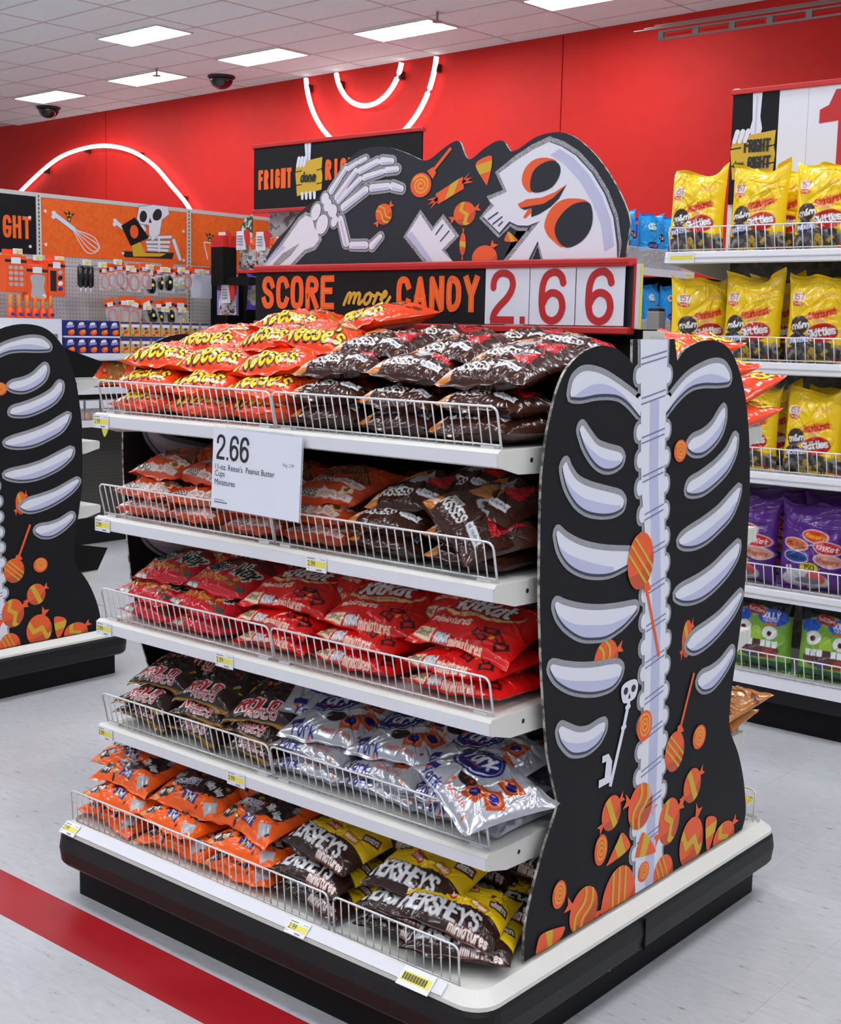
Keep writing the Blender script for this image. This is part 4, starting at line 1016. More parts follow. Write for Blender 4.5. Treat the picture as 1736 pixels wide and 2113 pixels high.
def art_york(p, W, L, g):
    p.ell(-.045, .025, .065, .048, (30, 34, 130), .12); p.ell(-.045, .025, .058, .042, (232, 232, 240), .12); p.ell(-.045, .027, .056, .039, (30, 36, 136), .12)
    p.text('York', -.045, .032, .085, .036, (246, 246, 250), .18, None, 0, .12, .2, 1.6); p.rect(-.04, .008, .05, .003, (226, 70, 40), .1)
    p.rect(-.045, .068, .06, .012, (30, 34, 130), .12); p.text('classic', -.045, .068, .04, .008, (240, 240, 250), .16, rot=.12)
    for x, y, r in ((.06, .04, .03), (.075, -.01, -.3), (.04, -.035, .3)):
        p.rect(x, y, .046, .042, (190, 84, 40), r); p.ell(x, y, .019, .015, (240, 120, 60), r); p.ell(x, y, .014, .011, (30, 30, 110), r)
    p.ell(.0, -.03, .024, .015, (44, 28, 24), .3); p.text('Pumpkin Shapes', .02, -.068, .08, .011, (214, 90, 50), .13, shear=.2)
    p.text('York', -.06, -.078, .06, .018, (34, 38, 130), .22); p.rect(-.085, -.06, .03, .016, (34, 38, 130), .2)
    p.leaves(g, 5, [(226, 110, 40), (150, 40, 30)], .004, .007, W, L)
def art_mix(p, W, L, g):
    p.ell(.0, .010, .098, .060, (58, 36, 36)); p.leaves(g, 44, [(120, 110, 112), (56, 36, 34), (196, 60, 70), (206, 176, 60), (150, 148, 150), (34, 30, 34)], .005, .012, W, L, -.45, .9)
    p.ell(.055, -.012, .038, .024, (24, 22, 24), -.25); p.text('Milky Way', .055, -.012, .062, .017, (238, 238, 238), .18, rot=-.25, shear=.15)
    p.rect(-.035, -.02, .08, .024, (224, 224, 234), .12); p.rect(-.035, -.02, .074, .019, (42, 44, 120), .12); p.text('SNICKERS', -.035, -.02, .064, .013, (236, 238, 246), .22, rot=.12, shear=.1, gap=1.6)
    p.rect(.01, -.06, .05, .022, (52, 44, 108), -.15); p.text('TWIX', .01, -.06, .036, .014, (236, 230, 240), .2, rot=-.15)
    p.ell(-.07, -.06, .024, .016, (30, 26, 28), .2); p.text('Milky Way', -.07, -.06, .038, .011, (236, 236, 236), .18, rot=.2)
    p.rect(.08, -.065, .034, .026, (176, 176, 182), .5); p.rect(-.085, .0, .03, .02, (170, 172, 178), -.4)
    p.leaves(g, 14, [(40, 30, 34), (60, 40, 40), (206, 150, 60), (120, 110, 112)], .004, .009, W, L, -.95, -.4)
def art_hersh(p, W, L, g):
    p.put(-(p.Y + .034 - .006 * np.sin(p.X * 30)), (240, 200, 26))
    for x, y, c, t in ((-.02, -.01, (206, 34, 40), 'krackel'), (.05, -.014, (224, 150, 30), 'mrgoodbar'), (-.075, .015, (70, 44, 36), 'HERSHEYS'), (.01, .035, (206, 90, 70), 'krackel'), (.085, .015, (60, 40, 34), "HERSHEY'S")):
        r = g.uniform(-.4, .4); p.rect(x, y, .042, .022, (120, 30, 26), r); p.rect(x, y, .039, .019, c, r); p.text(t, x, y, .033, .010, (248, 240, 226), .18, rot=r)
    p.leaves(g, 6, [(206, 90, 30), (90, 50, 30), (224, 130, 40)], .004, .008, W, L, .3, .95)
    p.text("HERSHEY'S", -.018, -.060, .165, .036, (206, 206, 210), .2, (24, 14, 12), .002, .0, .05, 1.6)
    p.text('miniatures', .052, -.086, .085, .014, (246, 240, 232), .18, (110, 40, 28), .002)
    p.rect(-.085, .085, .05, .03, (36, 22, 20), .0); p.text('Classic', -.085, .085, .04, .012, (246, 240, 232), .16)
def art_157(p, W, L, g):
    p.put(p.Y + L * .30 - .012 * np.sin(p.X * 24 + 1), (74, 70, 68))
    g2 = np.random.default_rng(5)
    for _ in range(34): p.rect(g2.uniform(-.5, .5) * W, -L * .31 - g2.uniform(0, .18) * L, .034, .012, [(110, 108, 110), (44, 42, 44), (196, 60, 50), (206, 170, 50), (150, 148, 150)][g2.integers(5)], g2.uniform(0, 3))
    p.ell(-.072, .075, .03, .019, (238, 232, 222)); p.text('157', -.070, .077, .04, .022, (190, 30, 36), .16); p.ell(-.074, .051, .026, .0095, (200, 36, 36), -.1); p.text('FUN SIZE', -.074, .051, .04, .007, (250, 230, 200), .16, rot=-.1)
    p.rect(.052, .082, .06, .014, (232, 170, 50), .04); p.text('40th edition', .052, .082, .05, .009, (250, 226, 120), .14, rot=.04)
    p.ell(.03, .012, .064, .017, (240, 140, 40), .22); p.text('Starburst', .03, .014, .105, .024, (200, 36, 40), .22, rot=.22, gap=1.4); p.text('Original', .025, -.012, .05, .009, (240, 220, 200), .16, (190, 70, 40), .001, .15)
    p.ell(-.055, -.03, .04, .036, (66, 48, 40)); p.text('m&m', -.05, -.03, .072, .023, (240, 238, 234), .24, (20, 16, 14), .002, .1, 0, 1.2)
    p.ell(.038, -.058, .058, .036, (190, 30, 34), .12); p.text('Skittles', .032, -.055, .105, .026, (240, 240, 240), .22, (70, 50, 50), .0015, .2, 0, 1.4)
    p.ell(-.06, -.086, .042, .026, (40, 34, 60)); p.text('SNICKERS', -.055, -.086, .082, .016, (236, 238, 246), .2, (50, 60, 140), .003, .08, .1, 1.5)
def art_purple(p, W, L, g):
    for x, y, rx, ry, c, t, tc in ((.02, .04, .05, .022, (214, 60, 30), "Reese's", (240, 200, 40)), (-.055, .005, .05, .02, (214, 110, 60), 'Milk Duds', (60, 30, 30)), (.07, .0, .052, .022, (196, 24, 34), 'KitKat', (244, 240, 238)),
                              (-.05, -.042, .05, .02, (30, 70, 150), 'Almond Joy', (20, 26, 60)), (.075, -.046, .05, .022, (214, 150, 130), 'Whoppers', (150, 40, 40))):
        r = -.12; p.ell(x, y, rx + .003, ry + .003, (232, 224, 226), r); p.ell(x, y, rx, ry, c, r); p.text(t, x, y, rx * 1.5, .015, tc, .18, rot=r)
    p.ell(.005, -.078, .036, .018, (226, 206, 40)); p.text('150', .005, -.078, .04, .02, (24, 20, 24), .24)
    p.ell(-.01, -.125, .09, .038, (206, 200, 206)); p.ell(.03, -.115, .04, .024, (206, 80, 76)); p.ell(.0, -.13, .05, .014, (120, 120, 140))
    for x in (-.08, -.065): p.rect(x, -.09, .008, .03, (226, 222, 226), .3)
def art_green(p, W, L, g):
    p.put(-(p.Y - L * .24 - .02 * np.cos(p.X * 22)), (18, 22, 26)); p.put(p.Y + L * .36, (44, 96, 52))
    p.ell(.06, .055, .064, .034, (24, 84, 190), -.1); p.ell(-.075, .05, .045, .026, (24, 84, 190), .2); p.text('JOLLY', .055, .063, .07, .022, (244, 244, 246), .2); p.text('rancher', .055, .044, .06, .012, (236, 236, 240), .16); p.rect(.055, .028, .05, .010, (206, 110, 50))
    p.ell(-.01, .08, .045, .02, (176, 24, 34), -.1); p.text('twizzlers', -.01, .08, .07, .013, (240, 236, 236), .16, rot=-.1)
    for x, y in ((-.06, .005), (.055, -.008)): p.ell(x, y, .032, .027, (226, 226, 220)); p.ell(x, y - .002, .011, .011, (70, 30, 20))
    p.ell(-.005, -.028, .026, .044, (156, 190, 70)); p.ell(.0, -.075, .098, .036, (90, 60, 60))
    for x in (-.075, -.05, -.026, .03, .055, .08): p.rect(x, -.052, .021, .026, (232, 236, 232), .02)
    p.ell(.06, -.09, .03, .02, (160, 60, 50)); p.rect(-.02, -.1, .02, .03, (60, 80, 150))
def art_blue(p, W, L, g):
    p.put(p.Y + L * .18, (110, 100, 92))
    for _ in range(30): p.rect(g.uniform(-.5, .5) * W, -L * .19 - g.uniform(0, .3) * L, .03, .010, [(160, 150, 140), (60, 50, 46), (220, 150, 50), (150, 60, 50)][g.integers(4)], g.uniform(0, 3))
    p.ell(-.04, .08, .04, .024, (200, 232, 244)); p.text('135', -.04, .083, .05, .02, (40, 120, 120), .16); p.rect(-.04, .058, .06, .010, (20, 110, 90))
    p.ell(.06, .02, .034, .024, (40, 36, 34)); p.text('Twix', .06, .02, .05, .018, (226, 214, 170), .2); p.ell(-.04, -.03, .05, .024, (34, 28, 60)); p.text('SNICKERS', -.04, -.03, .08, .014, (120, 120, 210), .2)
def art_pouch(p, W, L, g):
    p.put(-(p.Y - L * .1), (226, 96, 40)); p.ell(.0, .02, W * .26, L * .2, (176, 168, 150)); p.ell(0, .03, W * .18, L * .12, (120, 112, 104))
    p.leaves(g, 16, [(200, 200, 206), (90, 110, 150), (150, 70, 80), (60, 56, 56), (210, 206, 196)], .012, .024, W, L, -.95, 0)
def art_pouch2(p, W, L, g):
    p.rect(0, -.02, W, L * .3, (150, 140, 130)); p.ell(.0, -.02, W * .25, L * .3, (150, 148, 130)); p.ell(W * .3, L * .3, .03, .03, (40, 24, 60)); p.rect(0, L * .36, W, L * .05, (226, 110, 50))
def art_plain(p, W, L, g):
    p.leaves(g, 12, [(150, 90, 30), (236, 190, 120), (120, 60, 30)], .008, .02, W, L)

BT = {  # width, length, thickness, film colour, art, back colour, words
 'R': (.208, .195, .060, (250, 78, 34), art_reese, (226, 214, 206), 'orange peanut butter cup bag', 'film'),
 'K': (.204, .192, .058, (62, 32, 24), art_kiss, (58, 30, 24), 'dark brown chocolate drop bag', 'film'),
 'P': (.196, .185, .050, (206, 74, 34), art_pump, (200, 74, 36), 'rust orange pumpkin spice bag', 'film'),
 'M': (.208, .200, .055, (206, 30, 44), art_milky, (190, 40, 50), 'red caramel apple candy bag', 'film'),
 'T': (.236, .205, .052, (222, 24, 22), art_kit, (226, 214, 214), 'bright red wafer miniatures bag', 'film'),
 'O': (.198, .205, .050, (44, 28, 26), art_rolo, (60, 42, 34), 'dark caramel roll bag', 'film'),
 'Y': (.232, .212, .050, (192, 194, 202), art_york, (176, 178, 186), 'silver peppermint patty bag', 'foil'),
 'S': (.226, .212, .056, (240, 96, 26), art_mix, (232, 92, 30), 'orange mixed chocolate bar bag', 'film'),
 'H': (.224, .205, .055, (48, 28, 24), art_hersh, (44, 26, 24), 'yellow and brown miniatures bag', 'film'),
 'G': (.200, .190, .050, (176, 110, 44), art_plain, (170, 110, 50), 'golden brown candy bag', 'film')}
SBT = {
 'y157': (.242, .335, .105, (246, 206, 24), art_157, (240, 190, 24)), 'purp': (.262, .335, .11, (86, 36, 128), art_purple, (80, 34, 120)),
 'gren': (.262, .33, .11, (122, 168, 62), art_green, (60, 110, 56)), 'blue': (.25, .33, .10, (30, 150, 224), art_blue, (30, 140, 210)),
 'vio': (.24, .33, .09, (96, 62, 176), art_pouch2, (90, 60, 170)), 'pou': (.19, .25, .04, (196, 190, 190), art_pouch, (190, 190, 190)),
 'pou2': (.19, .25, .04, (92, 66, 170), art_pouch2, (92, 66, 170))}

def bag_mesh(name, W, L, T, base, art, back, seed, film_key, nu=150, nv=134, stand=False, dy=0.0):
    g = np.random.default_rng(seed)
    def shape(nu_, nv_, top):
        A, B = np.meshgrid(np.linspace(-1, 1, nu_ + 1), np.linspace(-1, 1, nv_ + 1))
        bv = np.clip(np.abs(B) / .93, 0, 1); aa = np.abs(A)
        env = (1 - aa ** 3.0) ** .62 * (1 - bv ** (3.4)) ** .62
        if stand: env = (1 - aa ** 3.4) ** .6 * (1 - bv ** 4) ** .6 * (1 - .42 * (B + 1) / 2)
        return A, B, env
    lum = [(g.uniform(-.8, .8), g.uniform(-.8, .8), g.uniform(.10, .22), g.uniform(-.4, 1) * .10 * T) for _ in range(34)]
    cre = [(g.uniform(-.9, .9), g.uniform(-.9, .9), g.uniform(0, PI), g.uniform(.012, .032), g.uniform(.15, .55), g.uniform(-1, 1) * (.0042 if not stand else .0065)) for _ in range(60)]
    ph = g.uniform(0, 6, 8)
    def full(nu_, nv_, top):
        A, B, env = shape(nu_, nv_, top)
        z = (.60 if top else -.40) * T * env
        m = np.clip(env * 1.6, 0, 1)
        lz = np.zeros_like(A)
        for a, b, r, h in lum: lz += h * np.exp(-(((A - a) / r) ** 2 + ((B - b) * L / W / r) ** 2))
        for a, b, th, w, ln, h in cre:
            s = (A - a) * math.cos(th) + (B - b) * math.sin(th); q = -(A - a) * math.sin(th) + (B - b) * math.cos(th) + .12 * s * s
            lz += h * np.exp(-(q / w) ** 2 - (s / ln) ** 2)
        # pleats running in from the end seals and side folds
        pl = .0028 * np.sin(A * 17 + ph[0] + 1.5 * np.sin(A * 5 + ph[1])) * np.exp(-((1 - np.abs(B)) / .26) ** 2)
        pl += .0018 * np.sin(B * 15 + ph[2]) * np.exp(-((1 - np.abs(A)) / .16) ** 2)
        z = z + (lz + pl) * m * (1 if top else .4)
        fin = np.clip((np.abs(B) - .86) / .14, 0, 1) ** 1.5
        z = z + fin * (.007 * np.sin(A * 3.1 + ph[3] + (B > 0) * 2) + .0025 * np.sin(A * 11 + ph[4])) * (2.4 if stand else 1)
        ear = .065 if not stand else .08
        X = A * W / 2 * (1 - ear * (1 - B ** 2)); Y = B * L / 2 * (1 - .05 * (1 - A ** 2))
        if stand:
            topf = np.clip((B - .55) / .45, 0, 1) ** 2
            Y = Y + topf * (.022 * np.abs(A) ** 3 + .010 * np.sin(A * 4 + ph[5])) - topf * .012
            z = z + topf * .018 * np.sin(A * 5 + ph[6])
        return A, B, X, Y, z
    A, B, X, Y, Z_ = full(nu, nv, True)
    P = Print(A * W / 2, B * L / 2 + dy, base); art(P, W, L, np.random.default_rng(seed + 50))
    c1 = P.c.reshape(-1, 3)
    nu2, nv2 = nu // 4, nv // 4
    A2, B2, X2, Y2, Z2 = full(nu2, nv2, False)
    c2 = np.empty((A2.size, 3)); c2[:] = lin(*back)
    fr = (np.abs(B2.ravel()) > .62) | (np.abs(A2.ravel()) > .8); c2[fr] = lin(*base)
    v = np.concatenate([np.stack([X, Y, Z_], -1).reshape(-1, 3), np.stack([X2, Y2, Z2], -1).reshape(-1, 3)])
    def quads(a, b, off, flip):
        i = np.arange(b)[:, None] * (a + 1) + np.arange(a)[None, :]; i = i.ravel() + off
        q = np.stack([i, i + 1, i + a + 2, i + a + 1], -1); return q[:, ::-1] if flip else q
    q = np.concatenate([quads(nu, nv, 0, False), quads(nu2, nv2, (nu + 1) * (nv + 1), True)])
    me = bpy.data.meshes.new(name)
    me.vertices.add(len(v)); me.vertices.foreach_set('co', v.astype(np.float32).ravel())
    me.loops.add(q.size); me.loops.foreach_set('vertex_index', q.astype(np.int32).ravel())
    me.polygons.add(len(q)); me.polygons.foreach_set('loop_start', np.arange(0, q.size, 4, dtype=np.int32))
    me.polygons.foreach_set('use_smooth', np.ones(len(q), dtype=bool))
    at = me.attributes.new('Col', 'FLOAT_COLOR', 'POINT')
    cc = np.concatenate([np.concatenate([c1, c2]), np.ones((len(v), 1))], 1); at.data.foreach_set('color', cc.astype(np.float32).ravel())
    me.materials.append(M[film_key]); me.update(calc_edges=True)
    return me
BM = {k: [bag_mesh('candy_bag', W, L, T, b, a, bk, 11 * i + 3 * j + 1, fk, dy={'T': .016, 'M': .028, 'S': .014, 'Y': .010, 'P': .008}.get(k, 0)) for j in range(2)] for i, (k, (W, L, T, b, a, bk, _, fk)) in enumerate(BT.items())}
SM = {k: [bag_mesh('stand_bag', W, L, T, b, a, bk, 400 + 11 * i + 3 * j, 'film', 100, 124, True) for j in range(3 if k == 'y157' else 1)] for i, (k, (W, L, T, b, a, bk)) in enumerate(SBT.items())}

rnd = random.Random(7)
ORD = ['first', 'second', 'third', 'fourth', 'fifth', 'sixth', 'seventh', 'eighth']
BAGN = {'R': 'peanut_butter_cup_bag', 'K': 'chocolate_drop_bag', 'P': 'pumpkin_spice_bag', 'M': 'caramel_apple_bag', 'T': 'wafer_bag', 'O': 'caramel_bag',
        'Y': 'peppermint_patty_bag', 'S': 'mixed_candy_bag', 'H': 'miniatures_bag', 'G': 'candy_bag'}
def bag(k, x, y, z, label, grp, rx=0., ry=0., rz=0., j=None, s=1.0):
    o = bpy.data.objects.new(BAGN[k], BM[k][rnd.randrange(2) if j is None else j])
    o.location = (x, y, z); o.rotation_euler = (rx, ry, rz); o.scale = (s, s, s)
    put(o); tag(o, label, 'candy bag', grp); return o

def pile(shelf, z0, cols, y0, nf, nb, pitch, tiltf, yb=.335, clear=9):
    """front and back piles on one shelf; the top bag of each front pile leans on the pile behind"""
    for c, (k, x) in enumerate(cols):
        W, L, T = BT[k][:3]; w = BT[k][6]; grp = f'bags on the {shelf} shelf'
        pos = f'{ORD[c]} pile from left'
        nfc = nf[c] if isinstance(nf, (list, tuple)) else nf
        nbc = nb[c] if isinstance(nb, (list, tuple)) else nb
        for l in range(nfc):
            lay = ['bottom', 'second', 'third', 'fourth', 'fifth'][l]
            topb = l == nfc - 1
            bag(k, x + rnd.uniform(-.010, .010), y0 + L / 2 + rnd.uniform(0, .012) + (.03 if topb else 0), z0 + .4 * T + l * pitch + (.018 if topb else 0),
                f'{w}, {pos}, {"top" if topb else lay} of the front row, {shelf} shelf', grp,
                (tiltf + rnd.uniform(-.07, .07)) if topb else rnd.uniform(-.04, .06), rnd.uniform(-.05, .05) * (1.8 if topb else 1), rnd.uniform(-.1, .1) * (2.4 if topb else .8), None, rnd.uniform(.97, 1.06))
        for l in range(nbc):
            topb = l == nbc - 1
            bag(k, x + rnd.uniform(-.014, .014), y0 + yb + rnd.uniform(-.01, .01), z0 + .4 * T + l * pitch,
                f'{w}, {pos}, {"top" if topb else ["bottom", "second", "third", "fourth", "fifth"][l]} of the rear row, {shelf} shelf', grp,
                rnd.uniform(.02, .12) if topb else rnd.uniform(-.03, .03), rnd.uniform(-.05, .05), rnd.uniform(-.12, .12))
C6 = [.108 + .2005 * i for i in range(6)]
pile('top', 1.215, [(k, x) for k, x in zip('RRRKKK', C6)], .028, 3, [4, 4, 4, 4, 4, 3], .0445, .16)
# loose bags crowning the top shelf
for k, x, y, z, rx, ry, rz, lb in (
    ('R', .19, .245, 1.388, .22, .03, .1, 'orange peanut butter cup bag resting across the two leftmost piles, top shelf'),
    ('R', .42, .235, 1.398, .2, -.05, -.12, 'orange peanut butter cup bag crowning the middle of the orange heap'),
    ('R', .33, .375, 1.432, .1, .02, .2, 'orange peanut butter cup bag high at the back under the word SCORE'),
    ('R', .60, .37, 1.447, .14, -.10, -.25, 'orange peanut butter cup bag with a yellow flash, highest on the heap'),
    ('R', .55, .245, 1.400, .2, .12, .2, 'orange peanut butter cup bag at the seam with the brown bags'),
    ('K', .73, .235, 1.385, .2, .04, .1, 'brown chocolate drop bag leaning beside the orange heap, upper layer'),
    ('K', .93, .245, 1.380, .22, -.04, -.08, 'brown chocolate drop bag at the middle of the upper layer'),
    ('K', 1.10, .25, 1.370, .16, .05, .06, 'brown chocolate drop bag at the right of the upper layer'),
    ('K', .80, .375, 1.402, .08, .03, -.1, 'brown chocolate drop bag below the word CANDY, at the back'),
    ('K', 1.01, .38, 1.398, .08, -.02, .15, 'brown chocolate drop bag below the first price digit, at the back'),
    ('K', 1.12, .40, 1.385, .05, .22, .4, 'brown chocolate drop bag poking up by the right end of the sign')):
    bag(k, x, y, z, lb, 'loose bags crowning the top shelf', rx, ry, rz)
pile('second', .963, [(k, x) for k, x in zip('PPPPKK', (.105, .30, .495, .69, .90, 1.095))], .028, 3, [3, 3, 3, 3, 3, 3], .0405, .26)
bag('K', 1.112, .10, 1.06, 'brown chocolate drop bag sliding off the right end of the second shelf', None, .25, .55, -.35)
bag('P', .20, .26, 1.103, 'rust orange pumpkin spice bag tossed across the left piles, second shelf', None, .3, .05, .25)
bag('K', .99, .25, 1.11, 'brown chocolate drop bag lying across the right piles, second shelf', None, .3, -.05, -.1)
pile('third', .705, [('M', .12), ('M', .325), ('T', .56), ('T', .815), ('T', 1.08)], .028, [3, 3, 3, 3, 3], [3, 3, 3, 3, 3], .042, .28)
bag('T', .70, .25, .85, 'bright red wafer bag lying across two piles, third shelf', None, .3, .05, -.2)
bag('T', .98, .27, .855, 'bright red wafer bag wedged high at the right, third shelf', None, .3, -.04, .1)
bag('M', .22, .27, .85, 'red caramel apple bag shoved to the back of the third shelf', None, .3, .06, .1)
pile('fourth', .438, [('O', .105), ('O', .30), ('O', .49), ('Y', .685), ('Y', .895), ('Y', 1.095)], .028, 3, [4, 4, 3, 3, 3, 3], .040, .30)
bag('Y', 1.145, .075, .535, 'silver peppermint patty bag hanging over the right end of the fourth shelf', None, .12, .30, -.35)
bag('O', .16, .25, .59, 'near-black caramel bag propped up at the left of the fourth shelf', None, .45, .05, .15)
bag('Y', .98, .24, .575, 'silver peppermint patty bag leaning across two piles, fourth shelf', None, .36, -.03, .1)
bag('Y', .61, .22, .565, 'silver peppermint patty bag against the dark caramel bags, fourth shelf', None, .5, .5, .7)
pile('bottom', .186, [('S', .075), ('S', .30), ('S', .525), ('H', .755), ('H', 1.015)], -.048, 3, [3, 3, 3, 3, 3], .044, .26, .32)
for k, x, y, z, rx, ry, rz, lb in (
    ('S', .02, .13, .335, .15, -.02, .25, 'orange mixed candy bag spilling off the left end, bottom shelf'),
    ('S', .40, .20, .345, .32, .05, -.15, 'orange mixed candy bag lying across two piles, bottom shelf'),
    ('S', .16, .30, .355, .25, .0, .3, 'orange mixed candy bag deep at the left, bottom shelf'),
    ('S', .62, .26, .335, .3, .05, .2, 'orange mixed candy bag beside the yellow bags, bottom shelf'),
    ('H', .88, .21, .345, .34, .04, -.1, 'yellow and brown miniatures bag lying across two piles, bottom shelf'),
    ('H', 1.10, .06, .272, .12, .22, .35, 'yellow and brown miniatures bag slumped over the fence end, bottom shelf'),
    ('H', 1.125, .055, .222, .0, .06, .45, 'yellow and brown miniatures bag on the deck by the near corner'),
    ('H', 1.115, .30, .335, .3, .18, .2, 'yellow and brown miniatures bag beside the skeleton panel, bottom shelf'),
    ('H', 1.12, .24, .24, .05, .1, .2, 'yellow and brown miniatures bag low beside the skeleton panel')):
    bag(k, x, y, z, lb, 'loose bags on the base deck', rx, ry, rz)
# far side of the display, glimpsed past the end panel
for k, x, y, z, rx, ry, rz, lb in (
    ('R', 1.12, .72, 1.30, -.1, .05, 3.3, 'orange bag behind the spine, on the far side of the top shelf'),
    ('R', 1.12, .76, 1.395, -.1, -.1, 3.0, 'orange bag highest behind the spine of the panel'),
    ('R', 1.10, .90, 1.39, -.2, .0, 2.7, 'orange bag showing in the notch beside the spine'),
    ('R', 1.08, .75, 1.345, 0, 0, 3.2, 'orange bag third from the bottom on the far side'),
    ('R', 1.05, .74, 1.255, 0, 0, 3.14, 'orange bag lower in the pile on the far side of the top shelf'),
    ('R', 1.13, .93, 1.335, -.2, .06, 2.8, 'orange bag behind the right shoulder of the skeleton panel'),
    ('R', 1.10, .94, 1.285, 0, 0, 3.1, 'orange bag under the one behind the right shoulder'),
    ('R', 1.12, .95, 1.24, 0, 0, 3.2, 'orange bag at the bottom of the far pile, top shelf'),
    ('R', 1.14, 1.055, 1.29, -.35, .1, 2.9, 'orange bag poking out beyond the right edge of the panel, upper'),
    ('R', 1.15, 1.02, 1.225, -.2, .1, 3.0, 'orange bag poking out beyond the right edge of the panel, lower'),
    ('G', 1.16, 1.05, .50, -.25, .1, 2.9, 'golden brown bag poking out beyond the waist of the panel'),
    ('G', 1.14, 1.03, .46, -.1, .1, 3.2, 'golden brown bag at the bottom beyond the waist of the panel'),
    ('H', 1.115, 1.085, .235, -.1, .1, .25, 'yellow bag on the deck beyond the panel foot')):
    bag(k, x, y, z, lb, 'bags on the far side of the display', rx, ry, rz)

# ================================================================== RIGHT-HAND WALL UNIT
RZ = [1.735, 1.34, .945, .522]
RX0, RX1, RY = .14, 1.97, 2.47
t = empty('wall_shelf_unit', (0, 0, 0), 'tall candy shelf unit at right behind the display', 'shelf unit')
MB().box(RX0, RX1, RY + .04, RY + .5, 0, .13).build('kick_plate', M['kick'], t)
MB().box(RX0, RX1, RY + .01, RY + .5, .10, .16).build('base', M['black_base'], t)
MB().box(RX0, RX1, RY + .02, RY + .5, .16, .195).build('deck', M['white_metal'], t)
MB().loft([[(x, RY + y, z) for y, z in ((0, .155), (.02, .15), (.03, .198), (.015, .198))] for x in (RX0, RX1)]).build('price_channel', M['channel'], t)
MB().box(RX0, RX1, RY + .5, RY + .52, 0, 2.06).build('back_panel', M['peg_dark_x'], t)
for x in (RX0 - .01, RX0 + 1.215): MB().box(x, x + .02, RY + .49, RY + .53, 0, 2.40).build('upright', M['white_metal'], t)
for z in RZ:
    sh = MB().box(RX0, RX1, RY + .01, RY + .5, z - .014, z - .002).build('shelf', M['white_metal'], t)
    MB().loft([[(x, RY + yy, zz) for yy, zz in ((-.012, z - .040), (.0, z - .044), (.012, z - .034), (.012, z - .002), (.0, z + .001), (-.006, z - .004))] for x in (RX0, RX1)]).build('shelf_lip', M['channel'], sh)
    MB().box(RX0, RX1, RY - .0135, RY - .0105, z - .024, z - .020).build('channel_groove', M['rail'], sh)
    for x in (RX0 + .002, RX1 - .002):
        MB().sheet([(.012, z - .003), (.49, z - .003), (.49, z - .09), (.2, z - .06), (.012, z - .04)], lambda u, v, d: (d, RY + u, v), x - .002, x + .002).build('bracket', M['white_metal'], sh)
def rfence(z, lb):
    w = RX1 - RX0 - .02; h = .088
    t = empty('wire_fence', (RX0 + .01, RY + .012, z), lb, 'shelf fence', 'wall unit fences')
    P = lambda x, q: (x, -.02 * q / h, q)
    MB().tube([P(0, 0), P(0, h - .012), P(.012, h), P(w, h), P(w, 0)], .0028, 6).build('rim', M['chrome'], t, True)
    MB().tube([P(0, .008), P(w, .008)], .0024, 6).build('bottom_wire', M['chrome'], t, True)
    n = round(w / .0345); w0 = None
    for k in range(1, n):
        if w0 is None: o = w0 = MB().tube([P(0, 0), P(0, h)], .0021, 5).build('wire', M['chrome'], t, True)
        else: o = put(w0.copy(), t)
        o.location = (k * w / n, 0, 0)
for z, lb in zip(RZ + [.196], ('upper yellow bags', 'middle yellow bags', 'lower yellow bags', 'purple bags', 'green bags')): rfence(z, f'wire fence in front of the {lb} on the wall unit')
t = empty('price_tag', (RX0 + .07, RY - .0150, RZ[0] - .022), 'pale price tag on the lip below the leftmost upper yellow bag', 'price tag')
MB().box(-.055, .055, -.0006, .0006, -.019, .019).build('paper', M['paper'], t); MB().box(-.045, .05, -.001, -.0007, -.008, .008).build('yellow_band', M['tagyel'], t)

def sbag(k, x, y, z, label, grp, name, lean=.0, rz=0.0, j=0, s=1.0):
    W, L, T = SBT[k][:3]
    o = bpy.data.objects.new(name, SM[k][j % len(SM[k])])
    o.rotation_euler = (PI / 2 - lean, 0, rz); o.location = (x, y, z + L / 2 * s); o.scale = (s, s, s)
    put(o); tag(o, label, 'candy bag', grp); return o
yl = 'yellow mixed candy bag'
for row, z, items in ((0, RZ[0], ((.215, 'leftmost on the upper shelf of the wall unit'), (.463, 'second from left on the upper shelf of the wall unit'), (.712, 'third from left on the upper shelf of the wall unit'), (.96, 'fourth on the upper shelf, at the right edge'))),
                      (1, RZ[1], ((.462, 'second from left on the middle shelf of the wall unit'), (.712, 'third from left on the middle shelf of the wall unit'), (.96, 'fourth on the middle shelf, at the right edge'))),
                      (2, RZ[2], ((.475, 'half hidden behind the skeleton panel, lower shelf'), (.722, 'standing alone in view on the lower yellow shelf'), (.97, 'on the lower yellow shelf at the right edge')))):
    for i, (x, w) in enumerate(items):
        sbag('y157', x, RY + .09, z - .004, f'{yl}, {w}', 'yellow bags on the wall unit', 'yellow_candy_bag', .06, rnd.uniform(-.06, .06), i + row, (.94, .97, .95)[row])
        if not (row == 0 and i == 0): sbag('y157', x + .02, RY + .24, z - .004, f'{yl} behind, {w}', 'yellow bags in the second row', 'yellow_candy_bag', .0, rnd.uniform(-.1, .1), i + 1, .96)
sbag('y157', .235, RY + .11, RZ[1] - .004, 'yellow candy bag turned aside at the left end of the middle shelf', None, 'yellow_candy_bag', .02, .55, 2, .95)
for x, w in ((.485, 'half hidden by the skeleton panel'), (.748, 'fully in view beside the panel'), (1.01, 'cut by the right edge')):
    sbag('purp', x, RY + .095, RZ[3] - .004, f'purple mixed candy bag {w}, wall unit', 'purple bags on the wall unit', 'purple_candy_bag', .05, rnd.uniform(-.05, .05))
    sbag('purp', x + .03, RY + .25, RZ[3] - .004, f'purple candy bag in the rear row, after the one {w}', 'purple bags in the second row', 'purple_candy_bag', 0, .1, 0, 1.08)
